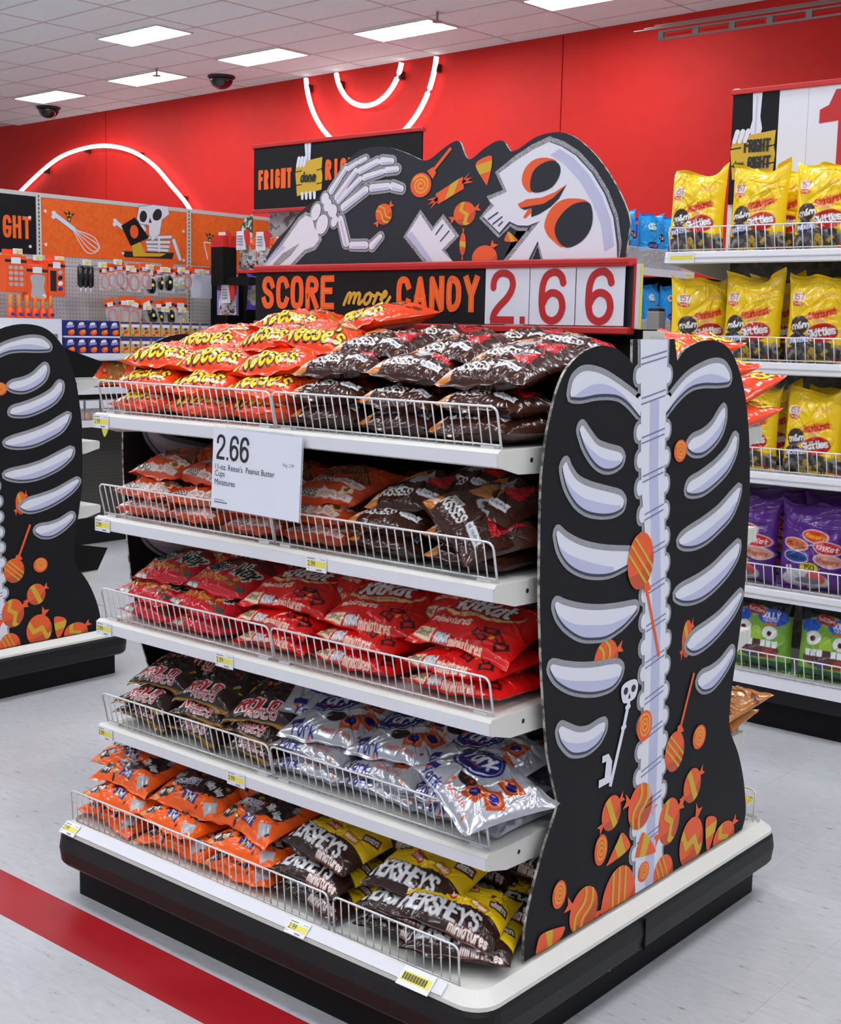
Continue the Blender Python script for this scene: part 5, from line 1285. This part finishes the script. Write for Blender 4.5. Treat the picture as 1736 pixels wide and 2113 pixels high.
for x, w in ((.56, 'half hidden by the skeleton panel'), (.83, 'fully in view at lower right'), (1.10, 'cut by the right edge')):
    sbag('gren', x, RY + .11, .192, f'green monster-face candy bag {w}, on the base deck', 'green bags on the base deck', 'green_candy_bag', .05, rnd.uniform(-.04, .04), 0, .96)

# FRIGHT done RIGHT / big numeral sign on the wall unit
def plank_hand(parent, cx, z, s, fn_, d, lines):
    """hand-held wooden plank with lettering, hung from an arm bone"""
    a = Art(fn_)
    a.poly([(cx - .09 * s, z + .075 * s), (cx + .1 * s, z + .095 * s), (cx + .095 * s, z + .03 * s), (cx + .102 * s, z + .0), (cx + .096 * s, z - .07 * s), (cx - .085 * s, z - .095 * s), (cx - .092 * s, z - .03 * s), (cx - .098 * s, z + .02 * s)], d, 'yel')
    for q in (-.04, .03): a.stroke([(cx - .1 * s, z + q * s), (cx - .05 * s, z + q * s + .004 * s)], .005 * s, d + .0008, 'board_black'); a.stroke([(cx + .06 * s, z + q * s), (cx + .1 * s, z + q * s + .006 * s)], .005 * s, d + .0008, 'board_black')
    a.build('printed_plank', parent)
    for tx, dx, dz, w, h, sw, sh in lines:
        mb_ = MB(); text_mesh(mb_, tx, cx + dx * s, z + dz * s, w * s, h * s, sw * s, fn_, d + .0016, sh); mb_.build('lettering', M['blackink'], parent)
    for i in range(4): x = cx - .045 * s + i * .03 * s; Art(fn_).poly(capsule((x, z - .085 * s), (x + .002, z - .108 * s), .011 * s, .009 * s), d + .0020 + i * 2e-5, 'bone').build('printed_fingertip', parent)
    for i in range(3): x = cx - .07 * s + i * .024 * s; Art(fn_).poly(capsule((x, z + .098 * s), (x - .012 * s, z + .06 * s), .011 * s, .009 * s), d + .0020 + i * 2e-5, 'bone').build('printed_knuckle', parent)
t = empty('numeral_sign', (0, RY + .478, 0), 'FRIGHT done RIGHT header with a large red numeral, right edge', 'sign')
fs2 = lambda u, v, d: (u, -d, v)
MB().box(.138, .332, -.004, .006, 1.95, 2.378).build('black_board', M['board_black'], t)
for k, (a_, b_) in enumerate(((.334, .452), (.453, 1.2))): MB().box(a_, b_, -.004 + .0006 * k, .006, 1.95, 2.378).build('white_card', M['card'], t)
bevel(MB().box(.130, 1.2, -.012, .012, 2.372, 2.392).build('top_rail', M['red'], t), .003)
Art(fs2).poly([(.222, 2.372), (.262, 2.372), (.258, 2.28), (.268, 2.235), (.262, 2.21), (.225, 2.205), (.215, 2.23), (.226, 2.27)], .0046, 'bone').stroke([(.242, 2.36), (.240, 2.22)], .006, .0054, 'bone2').build('printed_arm_bone', t)
plank_hand(t, .232, 2.135, .95, fs2, .0056, (('FRIGHT', .022, .038, .120, .052, .0095, 0), ('RIGHT', .034, -.030, .105, .050, .0095, 0), ('done', -.058, -.032, .050, .028, .004, .25)))
f = MB(); f.sheet([(.560, 2.355), (.640, 2.355), (.640, 1.96), (.575, 1.96), (.575, 2.24), (.500, 2.235), (.500, 2.285), (.535, 2.30)], fs2, .0045); f.build('numeral', M['redink'], t)

# ================================================================== UNIT WITH BLUE BAGS (behind, runs away from the camera)
BX = -1.2
t = empty('aisle_shelf_unit', (0, 0, 0), 'far aisle shelf unit holding blue candy bags', 'shelf unit')
MB().box(BX - .52, BX - .50, 3.3, 5.17, 0, 2.25).build('back_panel', M['peg_y'], t)
MB().box(BX - .5, BX + .02, 3.3, 5.17, 0, .15).build('base', M['black_base'], t)
MB().box(BX - .5, BX - .03, 5.15, 6.9, .15, 1.775).build('end_panel', M['dark'], t)
MB().box(BX - .499, BX - .495, 3.31, 5.15, .16, 1.75).build('liner', M['dark'], t)
for z in (1.80, 1.40, 1.0):
    sh = MB().box(BX - .5, BX, 3.3, 5.15, z - .016, z - .002).build('shelf', M['white_metal'], t)
    MB().box(BX, BX + .012, 3.3, 5.15, z - .042, z).build('shelf_lip', M['channel'], sh)
    MB().tube([(BX - .01, 3.3, z + .11), (BX - .01, 5.15, z + .11)], .003, 6).build('front_rail', M['chrome'], sh)
    MB().box(BX - .012, BX - .010, 3.3, 5.15, z, z + .11).build('clear_guard', M['clear'], sh)
t_ = empty('price_tag', (BX + .0135, 5.07, 1.778), 'small price tag at the end of the far aisle shelf lip', 'price tag')
MB().box(0, .001, -.05, .05, -.018, .018).build('paper', M['paper'], t_); MB().box(.001, .0014, -.04, .045, -.008, .008).build('yellow_band', M['tagyel'], t_)
def side_bag(k, x, y, z, label, grp, name, s=1.0, rz=0.0):
    L = SBT[k][1]; o = bpy.data.objects.new(name, SM[k][0]); o.rotation_euler = (PI / 2, 0, PI / 2 + rz); o.location = (x, y, z + L / 2 * s); o.scale = (s, s, s)
    put(o); tag(o, label, 'candy bag', grp)
for y, w in ((4.22, 'hidden mostly by the skull header'), (4.48, 'nearest the skull header'), (4.79, 'nearest the yellow bags'), (5.03, 'last before the shelf end')):
    side_bag('blue', BX - .09, y, 1.797, f'blue mixed candy bag on the upper far shelf, {w}', 'blue bags on the far shelves', 'blue_candy_bag', 1.0, rnd.uniform(-.15, .15))
for y, w in ((4.55, 'left'), (4.80, 'middle'), (5.02, 'right')):
    side_bag('blue', BX - .09, y, 1.397, f'blue mixed candy bag on the lower far shelf, {w} of three', 'blue bags on the far shelves', 'blue_candy_bag', 1.0, rnd.uniform(-.15, .15))
side_bag('vio', BX - .27, 4.52, 1.797, 'violet candy bag peeking over the blue bags', 'violet bags on the far shelf', 'violet_candy_bag', 1.12)
side_bag('vio', BX - .25, 4.98, 1.797, 'violet candy bag behind the last blue bag', 'violet bags on the far shelf', 'violet_candy_bag', 1.0)
t = empty('red_display_bin', (-.69, 4.0, 0), 'tall dark red display bin before the far aisle shelves', 'bin')
bevel(MB().box(0, .13, 0, .13, .0, 1.61).build('body', mat('bin_red', (120, 20, 18), .4), t), .006)
MB().box(-.006, .136, -.006, .136, 1.605, 1.622).build('rim', M['red'], t)
for z in (1.3, 1.4, 1.5): MB().box(.01, .12, -.004, -.001, z, z + .06).build('slot', M['dark'], t)
t = empty('grey_post', (-.78, 3.92, 0), 'grey square post beside the red bin', 'post')
bevel(MB().box(0, .07, 0, .07, .02, 1.545).build('shaft', M['grey'], t), .004)
MB().box(-.02, .09, -.02, .09, 0, .02).build('foot', M['grey'], t)
MB().box(.005, .065, .005, .065, 1.545, 1.56).build('cap', M['blackink'], t)

# ================================================================== LEFT PEGBOARD RUN (faces the aisle)
PXB = -4.69
t = empty('pegboard_run', (0, 0, 0), 'grey pegboard aisle run with hooks and shelves at left', 'shelf unit')
fw = lambda u, v, d: (PXB + d, u, v)
MB().box(PXB - .03, PXB, 1.2, 4.42, 1.23, 1.90).build('pegboard', M['peg_y'], t)
MB().box(PXB - .03, PXB, 1.2, 4.42, 0.0, 1.23).build('lower_pegboard', M['peg_dark_y'], t)
MB().box(PXB - .03, PXB - .004, 1.2, 5.2, 1.85, 2.235).build('upper_backing', M['rail'], t)
MB().box(PXB - .032, PXB + .004, 1.2, 5.2, 2.214, 2.240).build('top_rail', M['rail'], t)
for y in (1.765, 2.988, 4.215):
    u = MB().box(PXB - .01, PXB + .006, y - .018, y + .018, .0, 2.235).build('upright', M['white_metal'], t)
    mb = MB()
    for k in range(38): mb.box(PXB + .0055, PXB + .0068, y - .004, y + .004, 1.27 + k * .0254, 1.287 + k * .0254)
    mb.build('slots', M['blackink'], u)
for z in (1.235, 1.02, .81):
    sh = MB().box(PXB, -4.36, 1.2, 4.40, z - .02, z - .004).build('shelf', M['white_metal'], t)
    MB().box(-4.362, -4.345, 1.2, 4.40, z - .045, z).build('shelf_lip', M['channel'], sh)
MB().box(PXB, -4.40, 1.2, 4.4, 0, .12).build('base', M['black_base'], t)
MB().box(-4.344, -4.342, 3.06, 3.96, 1.197, 1.23).build('label_strip', M['card'], t)

t = empty('skeleton_chef_board', (0, 0, 0), 'orange board with a skeleton chef pouring and a bone whisk', 'display board')
MB().box(PXB, PXB + .004, 3.010, 4.195, 1.852, 2.212).build('board', M['orange_board'], t)
a = Art(fw)
for p in W_WHISK: a.stroke(spline(p, False, 4), .006, .0052, 'card')
a.build('printed_whisk', t)
for i, (p, q) in enumerate(W_BONES):
    r = .009 if i in (6, 7, 8, 9, 10) else .014; e_ = i * 2e-5
    a = Art(fw).poly(capsule(p, q, r + .004, r + .004), .0046 + e_, 'greyink').poly(capsule(p, q, r, r), .0056 + e_, 'bone')
    if i in (0, 11):
        for k_, (dx, dz) in enumerate(((-.012, .012), (-.016, -.012))): a.poly(ellipse(p[0] + dx, p[1] + dz, .016, .014, 0, 14), .0060 + k_ * 2e-5, 'bone')
    a.build('printed_bone', t)
a = Art(fw).poly(offset(W_SKULL, .005), .0060, 'greyink').poly(W_SKULL, .0066, 'bone')
for e in W_EYES: a.poly(spline(e, True, 3), .0072, 'blackink')
a.poly(W_NOSE, .0072, 'blackink'); a.build('printed_skull', t)
Art(fw).poly(W_POUR, .0072, 'yel').poly(W_BOWL, .0068, 'blackink').poly(W_BAG, .0078, 'board_black').poly(ellipse(sum(p[0] for p in W_BAG) / 4, sum(p[1] for p in W_BAG) / 4, .035, .045), .0084, 'or1').build('printed_bowl', t)
def owl(par, c):
    x, z = c; a_ = Art(fw).poly([(x - .045, z + .03), (x - .012, z + .012), (x, z + .035), (x + .012, z + .012), (x + .048, z + .02), (x + .018, z - .005), (x + .012, z - .035), (x - .012, z - .035), (x - .018, z - .005)], .0060, 'blackink')
    for s in (-.011, .011): a_.poly(ellipse(x + s, z + .003, .008, .007, 0, 12), .0066, 'yel')
    a_.poly(ellipse(x, z - .022, .010, .010, 0, 12), .0066, 'yel').build('printed_owl', par)
owl(t, W_OWLS[0])
for y, z in ((3.035, 2.13), (3.035, 1.92), (4.165, 2.08), (4.165, 1.88), (3.64, 1.90)): MB().tube([(PXB + .004, y, z), (PXB + .009, y, z)], .010, 10).build('screw', M['card'], t)
t = empty('glass_board', (0, 0, 0), 'orange board with a printed glass, beside the end cap', 'display board')
MB().box(PXB, PXB + .004, 4.235, 5.18, 1.852, 2.212).build('board', M['orange_board'], t)
a = Art(fw)
for p in W_GLASS: a.stroke(p, .009, .0054, 'card')
a.build('printed_glass', t); owl(t, W_OWLS[1])
t = empty('fright_board', (0, 0, 0), 'black board ending in orange letters at the left edge', 'display board')
MB().box(PXB, PXB + .004, 1.80, 2.966, 1.852, 2.212).build('board', M['board_black'], t)
bold_word(t, 'RIGHT', 2.585, 2.930, 1.945, 2.085, fw, .0052, .024)
for z in (2.08, 1.90): MB().tube([(PXB + .004, 2.92, z), (PXB + .009, 2.92, z)], .010, 10).build('screw', M['card'], t)

# things hanging from the pegboard
HK = {}
def hook(y, z, ln, label):
    z -= .055
    t = empty('peg_hook', (PXB, y, z), label, 'hook', 'pegboard hooks')
    MB().tube([(0, 0, 0), (ln, 0, -.01), (ln + .01, 0, .012)], .0035, 6).build('rod', M['grey'], t)
    MB().box(ln + .004, ln + .007, -.033, .033, .002, .036).build('tag_plate', M['paper'], t); MB().box(ln + .0072, ln + .008, -.012, .030, .010, .028).build('yellow_band', M['tagyel'], t)
for i, (y, z) in enumerate(((2.66, 1.885), (2.80, 1.855), (2.955, 1.855), (3.16, 1.845), (3.28, 1.835), (3.40, 1.86), (3.50, 1.825), (3.66, 1.84), (3.78, 1.83), (3.93, 1.835), (4.10, 1.83))):
    hook(y, z, .26, f'pegboard hook with a pale tag, {ORD[i] if i < 8 else ["ninth", "tenth", "eleventh"][i - 8]} from the left in the upper row')
for i, (y, z) in enumerate(((3.48, 1.60), (3.62, 1.575), (3.77, 1.565), (3.92, 1.565))):
    hook(y, z, .28, f'pegboard hook with a pale tag, {ORD[i]} from the left in the lower row')
M['pk_or'] = mat('pack_orange', (244, 88, 30), .45); M['pk_brown'] = mat('pack_band', (60, 26, 22), .5); M['pk_red'] = mat('pack_cutter', (196, 62, 36), .35)
M['pk_grey'] = mat('pack_grey', (176, 176, 180), .4)
def box_pack(y, z, w, h, dp, label, style, k=0):
    t = empty('baking_kit_box', (-4.47, y, z), label, 'package', 'boxed kits on the hooks')
    bevel(MB().box(0, dp, -w / 2, w / 2, -h / 2, h / 2).build('carton', M['pk_or'], t), .004)
    MB().box(dp * .4, dp * .42, -w * .45, w * .45, h / 2, h / 2 + .035).build('hang_tab', M['pk_or'], t)
    f_ = lambda u, v, d: (dp + d, u, v)
    a_ = Art(f_).poly([(-w / 2, h * .38), (w / 2, h * .38), (w / 2, h * .30), (-w / 2, h * .30)], .001, 'pk_brown').poly([(-w * .22, h * .44), (w * .22, h * .44), (w * .22, h * .27), (-w * .22, h * .27)], .0018, 'paper')
    if style == 0:
        for i in range(3):
            for j in range(4): a_.poly(ellipse(-w * .24 + i * w * .24, h * .16 - j * h * .15, w * .10, h * .055, 0, 12), .001, 'pk_grey')
    elif style == 1: a_.poly(spline([(-w * .3, h * .2), (w * .34, h * .2), (w * .3, -.1 * h), (w * .34, -h * .4), (-w * .3, -h * .4), (-w * .26, -h * .1)], True, 3), .001, 'pk_grey').poly(ellipse(w * .3, -h * .36, w * .1, h * .06, 0, 12), .0018, 'paper')
    else:
        a_.poly([(-w * .38, h * .2), (-w * .02, h * .2), (-w * .02, -h * .36), (-w * .38, -h * .36)], .001, 'blackink')
        for i, m_ in enumerate(('pk_grey', 'blackink', 'paper', 'blue')): a_.poly(ellipse(w * .2, h * .16 - i * h * .15, w * .15, h * .06, .3, 12), .0014, m_)
    a_.build('printed_front', t)
box_pack(2.63, 1.715, .15, .22, .07, 'orange cookie kit box cut by the left edge', 0)
box_pack(2.785, 1.665, .15, .22, .06, 'orange kit box with a bat-cut grey window', 1)
box_pack(2.925, 1.70, .125, .225, .06, 'orange kit box with a black strip, beside the upright', 2)
def tube_pack(y, z, label):
    t = empty('black_icing_pouch', (-4.47, y, z), label, 'package', 'black icing pouches')
    MB().loft([[(.018 * k * math.cos(w), .022 * k * math.sin(w), q) for w in (2 * PI * i / 12 for i in range(12))] for k, q in ((.5, .075), (1, .06), (1.05, 0), (1, -.055), (.3, -.07))]).build('pouch', mat('pouch_black', (14, 14, 18), .2, coat=.5), t, True)
    MB().tube([(0, 0, -.07), (0, 0, -.092)], .006, 8).build('nozzle', M['card'], t)
for i in range(3): tube_pack(3.145 + i * .038, 1.72, f'black icing pouch on a hook, {["left", "middle", "right"][i]} of three')
def cutter_pack(y, z, x, s, label, grp, kind=0, rot=0.0):
    t = empty('cutter_pack', (x, y, z), label, 'package', grp); t.rotation_euler = (rot, 0, 0)
    w = .085 * s
    MB().box(0, .002, -w / 2, w / 2, .0, .06 * s).build('header_card', M['pk_or'], t)
    MB().box(.002, .003, -w / 2, w / 2, .012 * s, .026 * s).build('band', M['pk_brown'], t)
    MB().box(.003, .004, -w * .28, w * .26, .008 * s, .034 * s).build('label', M['paper'], t)
    if kind == 0:
        MB().tube([(.012, w * .38 * math.cos(a), -.055 * s + .045 * s * math.sin(a)) for a in (2 * PI * i / 14 for i in range(14))], .007 * s, 6, True).build('cutter', M['pk_red'], t, True)
    else:
        MB().loft([[(.012 + r * .018 * math.cos(q), r * w * .4 * math.sin(q), zz) for q in (2 * PI * i / 10 for i in range(10))] for r, zz in ((.6, -.1 * s), (1, -.08 * s), (1, -.03 * s), (.6, -.012 * s))]).build('cutter', M[('dome', 'pk_grey')[kind - 1]], t, True)
        MB().loft([[(.032, .012 * math.cos(q), -.05 * s + .012 * math.sin(q)) for q in (2 * PI * i / 10 for i in range(10))], [(.034, .008 * math.cos(q), -.05 * s + .008 * math.sin(q)) for q in (2 * PI * i / 10 for i in range(10))]]).build('eye', M['tagyel'], t)
    MB().loft([[(r * .022 - .002, q[0] * w / 2, -.055 * s + q[1] * .055 * s) for q in ((-1, 1), (1, 1), (1, -1), (-1, -1))] for r in (0, .6, 1)], True, True).build('clear_pouch', M['clear'], t)
for i, (y, s, k) in enumerate(((3.335, .95, 0), (3.385, .95, 0), (3.435, .95, 0), (3.485, .95, 0), (3.555, 1.1, 0), (3.64, 1.0, 0), (3.705, 1.15, 1), (3.775, 1.0, 1), (3.83, 1.15, 1), (3.905, 1.0, 2), (3.955, 1.0, 2), (4.0, .9, 0))):
    cutter_pack(y, 1.745 + .012 * (i % 3), -4.48 + .014 * (i % 3), s, f'orange header-card cutter pack, {(ORD + ["ninth", "tenth", "eleventh", "twelfth"])[i]} from left in the upper row', 'cutter packs, upper row', k)
for i, (y, s, k, r) in enumerate(((3.365, 1.0, 0, .2), (3.46, 1.1, 0, 0), (3.56, 1.15, 0, -.2), (3.655, 1.15, 1, .4), (3.76, 1.0, 1, 0), (3.83, 1.1, 1, .1), (3.95, 1.35, 2, 0))):
    cutter_pack(y, 1.53 + .01 * (i % 2), -4.46 + .02 * (i % 2), s, f'orange header-card cutter pack, {ORD[i]} from left in the lower row', 'cutter packs, lower row', k, r)
for i, y in enumerate((4.105, 4.20)):
    t = empty('parchment_pack', (-4.48, y, 1.73), f'white sheet pack with orange header, {["left", "right"][i]} of two', 'package', 'white sheet packs')
    MB().box(0, .006, -.042, .042, -.115, .055).build('sheet', M['card'], t); MB().box(-.001, .008, -.043, .043, .05, .10).build('header_card', M['pk_or'], t); MB().box(.008, .009, -.02, .02, .055, .08).build('label', M['paper'], t)
# sprinkle bottles and cartons on the pegboard shelf
for i in range(6):
    t = empty('sprinkle_bottle', (-4.42, 2.60 + i * .056, 1.45), f'orange sprinkle bottle, {ORD[i]} from the left edge', 'bottle', 'orange sprinkle bottles')
    R = lambda r, z: [(r * math.cos(w), r * math.sin(w), z) for w in (2 * PI * k / 12 for k in range(12))]
    MB().loft([R(.022, 0), R(.024, .01), R(.023, .05), R(.012, .066), R(.011, .07)]).build('bottle', M['pk_or'], t, True)
    MB().loft([R(.014, .068), R(.014, .135), R(.012, .14)]).build('cap', M['orl'], t, True)
    MB().box(.0225, .0245, -.012, .012, .012, .03).build('label', M['blue'], t)
t = empty('white_tray', (-4.55, 2.72, 1.236), 'white display tray under the sprinkle bottles', 'tray')
MB().box(.02, .22, -.17, .18, 0, .212).build('tray', M['card'], t); MB().box(.2205, .2215, -.15, .15, .09, .12).build('print', M['greyink'], t)
def carton(x, y, z, kind, label):
    t = empty('mix_carton', (x, y, z), label, 'carton', 'baking mix cartons')
    MB().box(-.09, 0, -.039, .039, 0, .098).build('carton', M['blue'] if kind == 0 else M['pk_tan'], t)
    f_ = lambda u, v, d: (d, u, v); a_ = Art(f_)
    if kind == 0:
        a_.poly([(-.034, .092), (.036, .092), (.036, .004), (-.034, .004)], .0006, 'pk_navy').poly(ellipse(.0, .075, .022, .012, .2, 14), .0012, 'paper').poly([(-.028, .065), (.03, .07), (.028, .055), (-.026, .048)], .0014, 'pk_lil').poly(ellipse(.008, .022, .026, .017, .1, 16), .0016, 'pk_or').poly(ellipse(.014, .03, .016, .009, .4, 14), .002, 'orl')
    else:
        a_.poly([(-.036, .094), (.036, .094), (.036, .082), (-.036, .082)], .0006, 'blue').poly([(-.03, .078), (.03, .078), (.03, .06), (-.03, .06)], .0008, 'paper').poly(ellipse(.0, .052, .012, .008, 0, 12), .0014, 'blue').poly(ellipse(.004, .022, .028, .018, 0, 16), .0010, 'orl').poly(ellipse(.006, .028, .018, .010, .3, 14), .0014, 'or2').poly(ellipse(-.018, .010, .012, .006, 0, 10), .0016, 'pk_leaf')
    a_.build('printed_front', t)
M['pk_tan'] = mat('carton_tan', (206, 168, 110), .45); M['pk_navy'] = mat('carton_navy', (36, 34, 84), .45); M['pk_lil'] = mat('carton_lilac', (150, 140, 206), .45); M['pk_leaf'] = mat('carton_leaf', (110, 140, 60), .5)
for row, z in ((0, 1.236), (1, 1.345)):
    for i in range(14):
        kind = 0 if i < 5 else 1
        carton(-4.365, 2.985 + i * .0845, z, kind, f'{"navy pumpkin bread" if kind == 0 else "tan pumpkin muffin"} mix carton, {(ORD * 2)[i if i < 5 else i - 5] if i - 5 < 8 else "ninth"} from left in the {"lower" if row == 0 else "upper"} row')
t = empty('shelf_riser', (-4.365, 2.94, 1.335), 'thin riser between the two rows of cartons', 'shelf'); MB().box(-.1, .0, 0, 1.19, 0, .010).build('board', M['card'], t)
MB().box(0.0, .003, .43, 1.19, -.002, .010).build('blue_edge', M['blue'], t)
for i in range(6):
    k = ('R', 'G')[i % 2]
    o = bag(k, -4.43, 2.98 + i * .13, 1.105, f'{["orange", "tan"][i % 2]} pouch standing on the shelf below the cartons, {ORD[i]} from left', 'pouches below the cartons', 1.35, 0, PI / 2, None, .85)
for i in range(5):
    t = empty('bun_pack', (-4.40, 3.02 + i * .12, .81), f'clear pack of brown buns on the low shelf, {ORD[i]} from left', 'package', 'bun packs')
    for q in (-.025, .025): MB().loft([[(r * .035 * math.cos(w), q + r * .026 * math.sin(w), z) for w in (2 * PI * k / 12 for k in range(12))] for r, z in ((.8, .005), (1, .02), (.8, .045), (.2, .055))]).build('bun', M['pk_bun'] if 'pk_bun' in M else M.setdefault('pk_bun', mat('bun_brown', (196, 120, 60), .6)), t, True)
    MB().box(-.04, .04, -.054, .054, .002, .13).build('clear_pack', M['clear'], t); MB().box(.041, .043, -.05, .05, .075, .125).build('label', M['card'], t)
t = empty('yellow_shelf_flag', (-4.335, 3.215, .75), 'yellow leaf-shaped tag hanging from the low pegboard shelf lip', 'tag')
MB().sheet(spline([(-.02, .05), (.02, .05), (.03, .01), (.0, -.05), (-.02, -.01)], True, 4), lambda u, v, d: (d, u, v), 0, .003).build('tag', M['tagyel'], t)
t = empty('orange_hang_pack', (-4.55, 3.11, .60), 'orange hanging pack seen past the left skeleton panel', 'package')
MB().box(0, .03, -.06, .06, -.16, .06).build('card', M['pk_or'], t); MB().box(.03, .034, -.01, .02, -.10, .03).build('stripe', M['blackink'], t); MB().box(.03, .034, -.05, -.015, -.12, .0).build('window', M['pk_grey'], t)

# ================================================================== END CAP UNDER THE FRIGHT SIGN
EY = 4.30
t = empty('end_cap', (0, 0, 0), 'black end cap with a skeleton-print back behind the display', 'shelf unit')
MB().box(-4.06, -2.50, EY + .10, EY + .12, 1.70, 2.20).build('back_panel', M['bonepaper'], t)
MB().box(-4.78, -2.50, EY + .13, EY + .15, 0, 1.80).build('lower_panel', M['dark'], t)
MB().sheet([(-.30, 0), (0, 0), (0, 1.70), (-.04, 1.72), (-.30, 1.15)], lambda u, v, d: (-4.33 + d, EY + .1 + u, v), 0, .012).build('side_wing', M['dark'], t)
MB().box(-4.33, -2.45, EY - .3, EY + .1, 0, .15).build('base', M['black_base'], t)
for z in (.9, 1.27): MB().box(-4.318, -2.47, EY - .25, EY + .1, z - .02, z).build('shelf', M['dark'], t)
t = empty('fright_sign', (0, EY, 0), 'FRIGHT done RIGHT sign in red rails behind the skull header', 'sign')
fe = lambda u, v, d: (u, -d, v)
MB().box(-4.10, -2.612, -.004, .01, 2.205, 2.635).build('board', M['board_black'], t)
bevel(MB().box(-4.11, -2.60, -.015, .02, 2.62, 2.645).build('top_rail', M['red'], t), .004)
bevel(MB().box(-4.11, -2.60, -.015, .02, 2.19, 2.215).build('bottom_rail', M['red'], t), .004)
bold_word(t, 'FRIGHT', -4.055, -3.735, 2.345, 2.475, fe, .0052, .026, inner=None)
bold_word(t, 'RIGHT', -3.425, -3.10, 2.375, 2.505, fe, .0052, .026, inner=None)
Art(fe).poly([(-3.615, 2.62), (-3.555, 2.62), (-3.56, 2.52), (-3.545, 2.47), (-3.62, 2.46), (-3.605, 2.53)], .0056, 'bone').stroke([(-3.585, 2.61), (-3.583, 2.5)], .01, .0064, 'bone2').build('printed_arm_bone', t)
plank_hand(t, -3.575, 2.405, 1.25, fe, .0062, (('done', .0, .0, .115, .055, .010, .25),))
# goods on the end cap
t2 = empty('purple_white_box', (-4.30, EY - .16, 1.50), 'purple and white boxed treats at the lower left of the end cap', 'carton')
MB().box(0, .13, 0, .08, 0, .20).build('carton', M['pk_lil'], t2)
Art(lambda u, v, d: (u, -d, v)).poly([(.0, .2), (.13, .2), (.13, .15), (.0, .17)], .001, 'pk_navy').poly(ellipse(.065, .08, .045, .05, 0, 18), .001, 'paper').poly([(.02, .03), (.11, .03), (.10, .0), (.03, .0)], .0016, 'pk_or').build('printed_front', t2)
def epack(k, x, z, label, y=EY - .12, s=1.0, rz=0.0): sbag(k, x, y, z, label, 'pouches on the end cap', 'treat_pouch', .05, rz, 0, s)
epack('pou', -4.03, 1.80, 'orange-topped treat pouch hanging at the left of the end cap', s=.92)
epack('pou', -3.86, 1.80, 'orange-topped treat pouch hanging left of the wrist bones', s=.92)
epack('pou', -3.69, 1.80, 'orange-topped treat pouch hidden behind the forearm', s=.92)
epack('pou2', -3.95, 1.535, 'purple treat pouch hanging in the lower row of the end cap', s=.95)
epack('pou2', -3.75, 1.535, 'purple treat pouch in the lower row behind the SCORE sign', s=.95)
epack('pou', -4.16, 1.50, 'pale pouch in the lower left of the end cap', s=.9, y=EY - .18)
epack('vio', -4.28, 1.60, 'violet pouch at the corner of the end cap', s=.6, y=EY - .05)
def talker(x, z, label):
    t = empty('shelf_talker', (x, EY - .24, z), label, 'sign', 'red and white shelf talkers')
    MB().loft([[(q[0], q[1], q[2] * -1) for q in ((-.045 - w * .02, -w * .02, 0), (.035 + w * .01, -w * .02, 0), (.035 + w * .01, .003 - w * .02, 0), (-.045 - w * .02, .003 - w * .02, 0))] if False else
               [(-.04 - w * .15, -.02 + w * .1, -w), (.03 + w * .05, -.02 + w * .1, -w), (.03 + w * .05, -.017 + w * .1, -w), (-.04 - w * .15, -.017 + w * .1, -w)] for w in (0, .06, .12)]).build('card', M['card'], t)
    MB().sheet(spline([(.03, 0), (.075, .0), (.09, -.04), (.075, -.10), (.05, -.085)], True, 4), lambda u, v, d: (u, d, v), -.02, -.017).build('red_flag', M['red'], t)
    for k in range(4): MB().box(-.035, .02, -.0225, -.021, -.035 - k * .018, -.029 - k * .018).build('print', M['greyink'], t)
talker(-4.13, 2.05, 'white shelf talker with a red curl, left on the end cap')
talker(-3.95, 2.05, 'white shelf talker with a red curl, second on the end cap')
talker(-3.76, 2.04, 'white shelf talker half hidden by the forearm')
talker(-4.10, 1.70, 'white shelf talker with a red disc, lower row of the end cap')
t = empty('black_red_carton', (-4.20, EY - .30, 1.70), 'black carton with a rounded red top on the end cap', 'carton')
MB().box(0, .12, 0, .12, 0, .25).build('body', M['dark'], t)
MB().sheet([(0, 0), (.12, 0), (.12, .075), (.03, .075), (.008, .062), (.0, .04)], lambda u, v, d: (u, d, .25 + v), 0, .12).build('red_top', M['red'], t)
MB().box(.10, .34, .03, .12, 0, .05).build('ledge', M['dark'], t)
t = empty('green_sign', (-4.06, EY - .06, 2.06), 'green and white patterned panel beside the skeleton print', 'display board')
MB().sheet([(-.10, -.10), (-.12, .03), (-.07, .09), (.0, .12), (.0, -.13)], lambda u, v, d: (u, d, v), 0, .01).build('panel', noise_mix(mat('green_pattern', (60, 90, 60), .5), 30, (44, 74, 48), (206, 210, 206), .48, .56, 3), t)

# ------------------------------------------------------------------ odds and ends on the left shelf unit
t = empty('black_side_flap', (LOX + 1.222, LOY + 1.0, SZ[3]), 'black card flap above the shelf bracket of the left unit, lower', 'card flap', 'black card flaps')
MB().sheet([(-.16, 0), (.06, 0), (.11, .085), (-.16, .14)], lambda u, v, d: (d, u, v), 0, .003).build('flap', M['dark'], t)
t = empty('black_side_flap', (LOX + 1.222, LOY + 1.0, SZ[0]), 'black card flap above the shelf bracket of the left unit, upper', 'card flap', 'black card flaps')
MB().sheet([(-.16, 0), (.05, 0), (.10, .06), (-.16, .14)], lambda u, v, d: (d, u, v), 0, .003).build('flap', M['dark'], t)
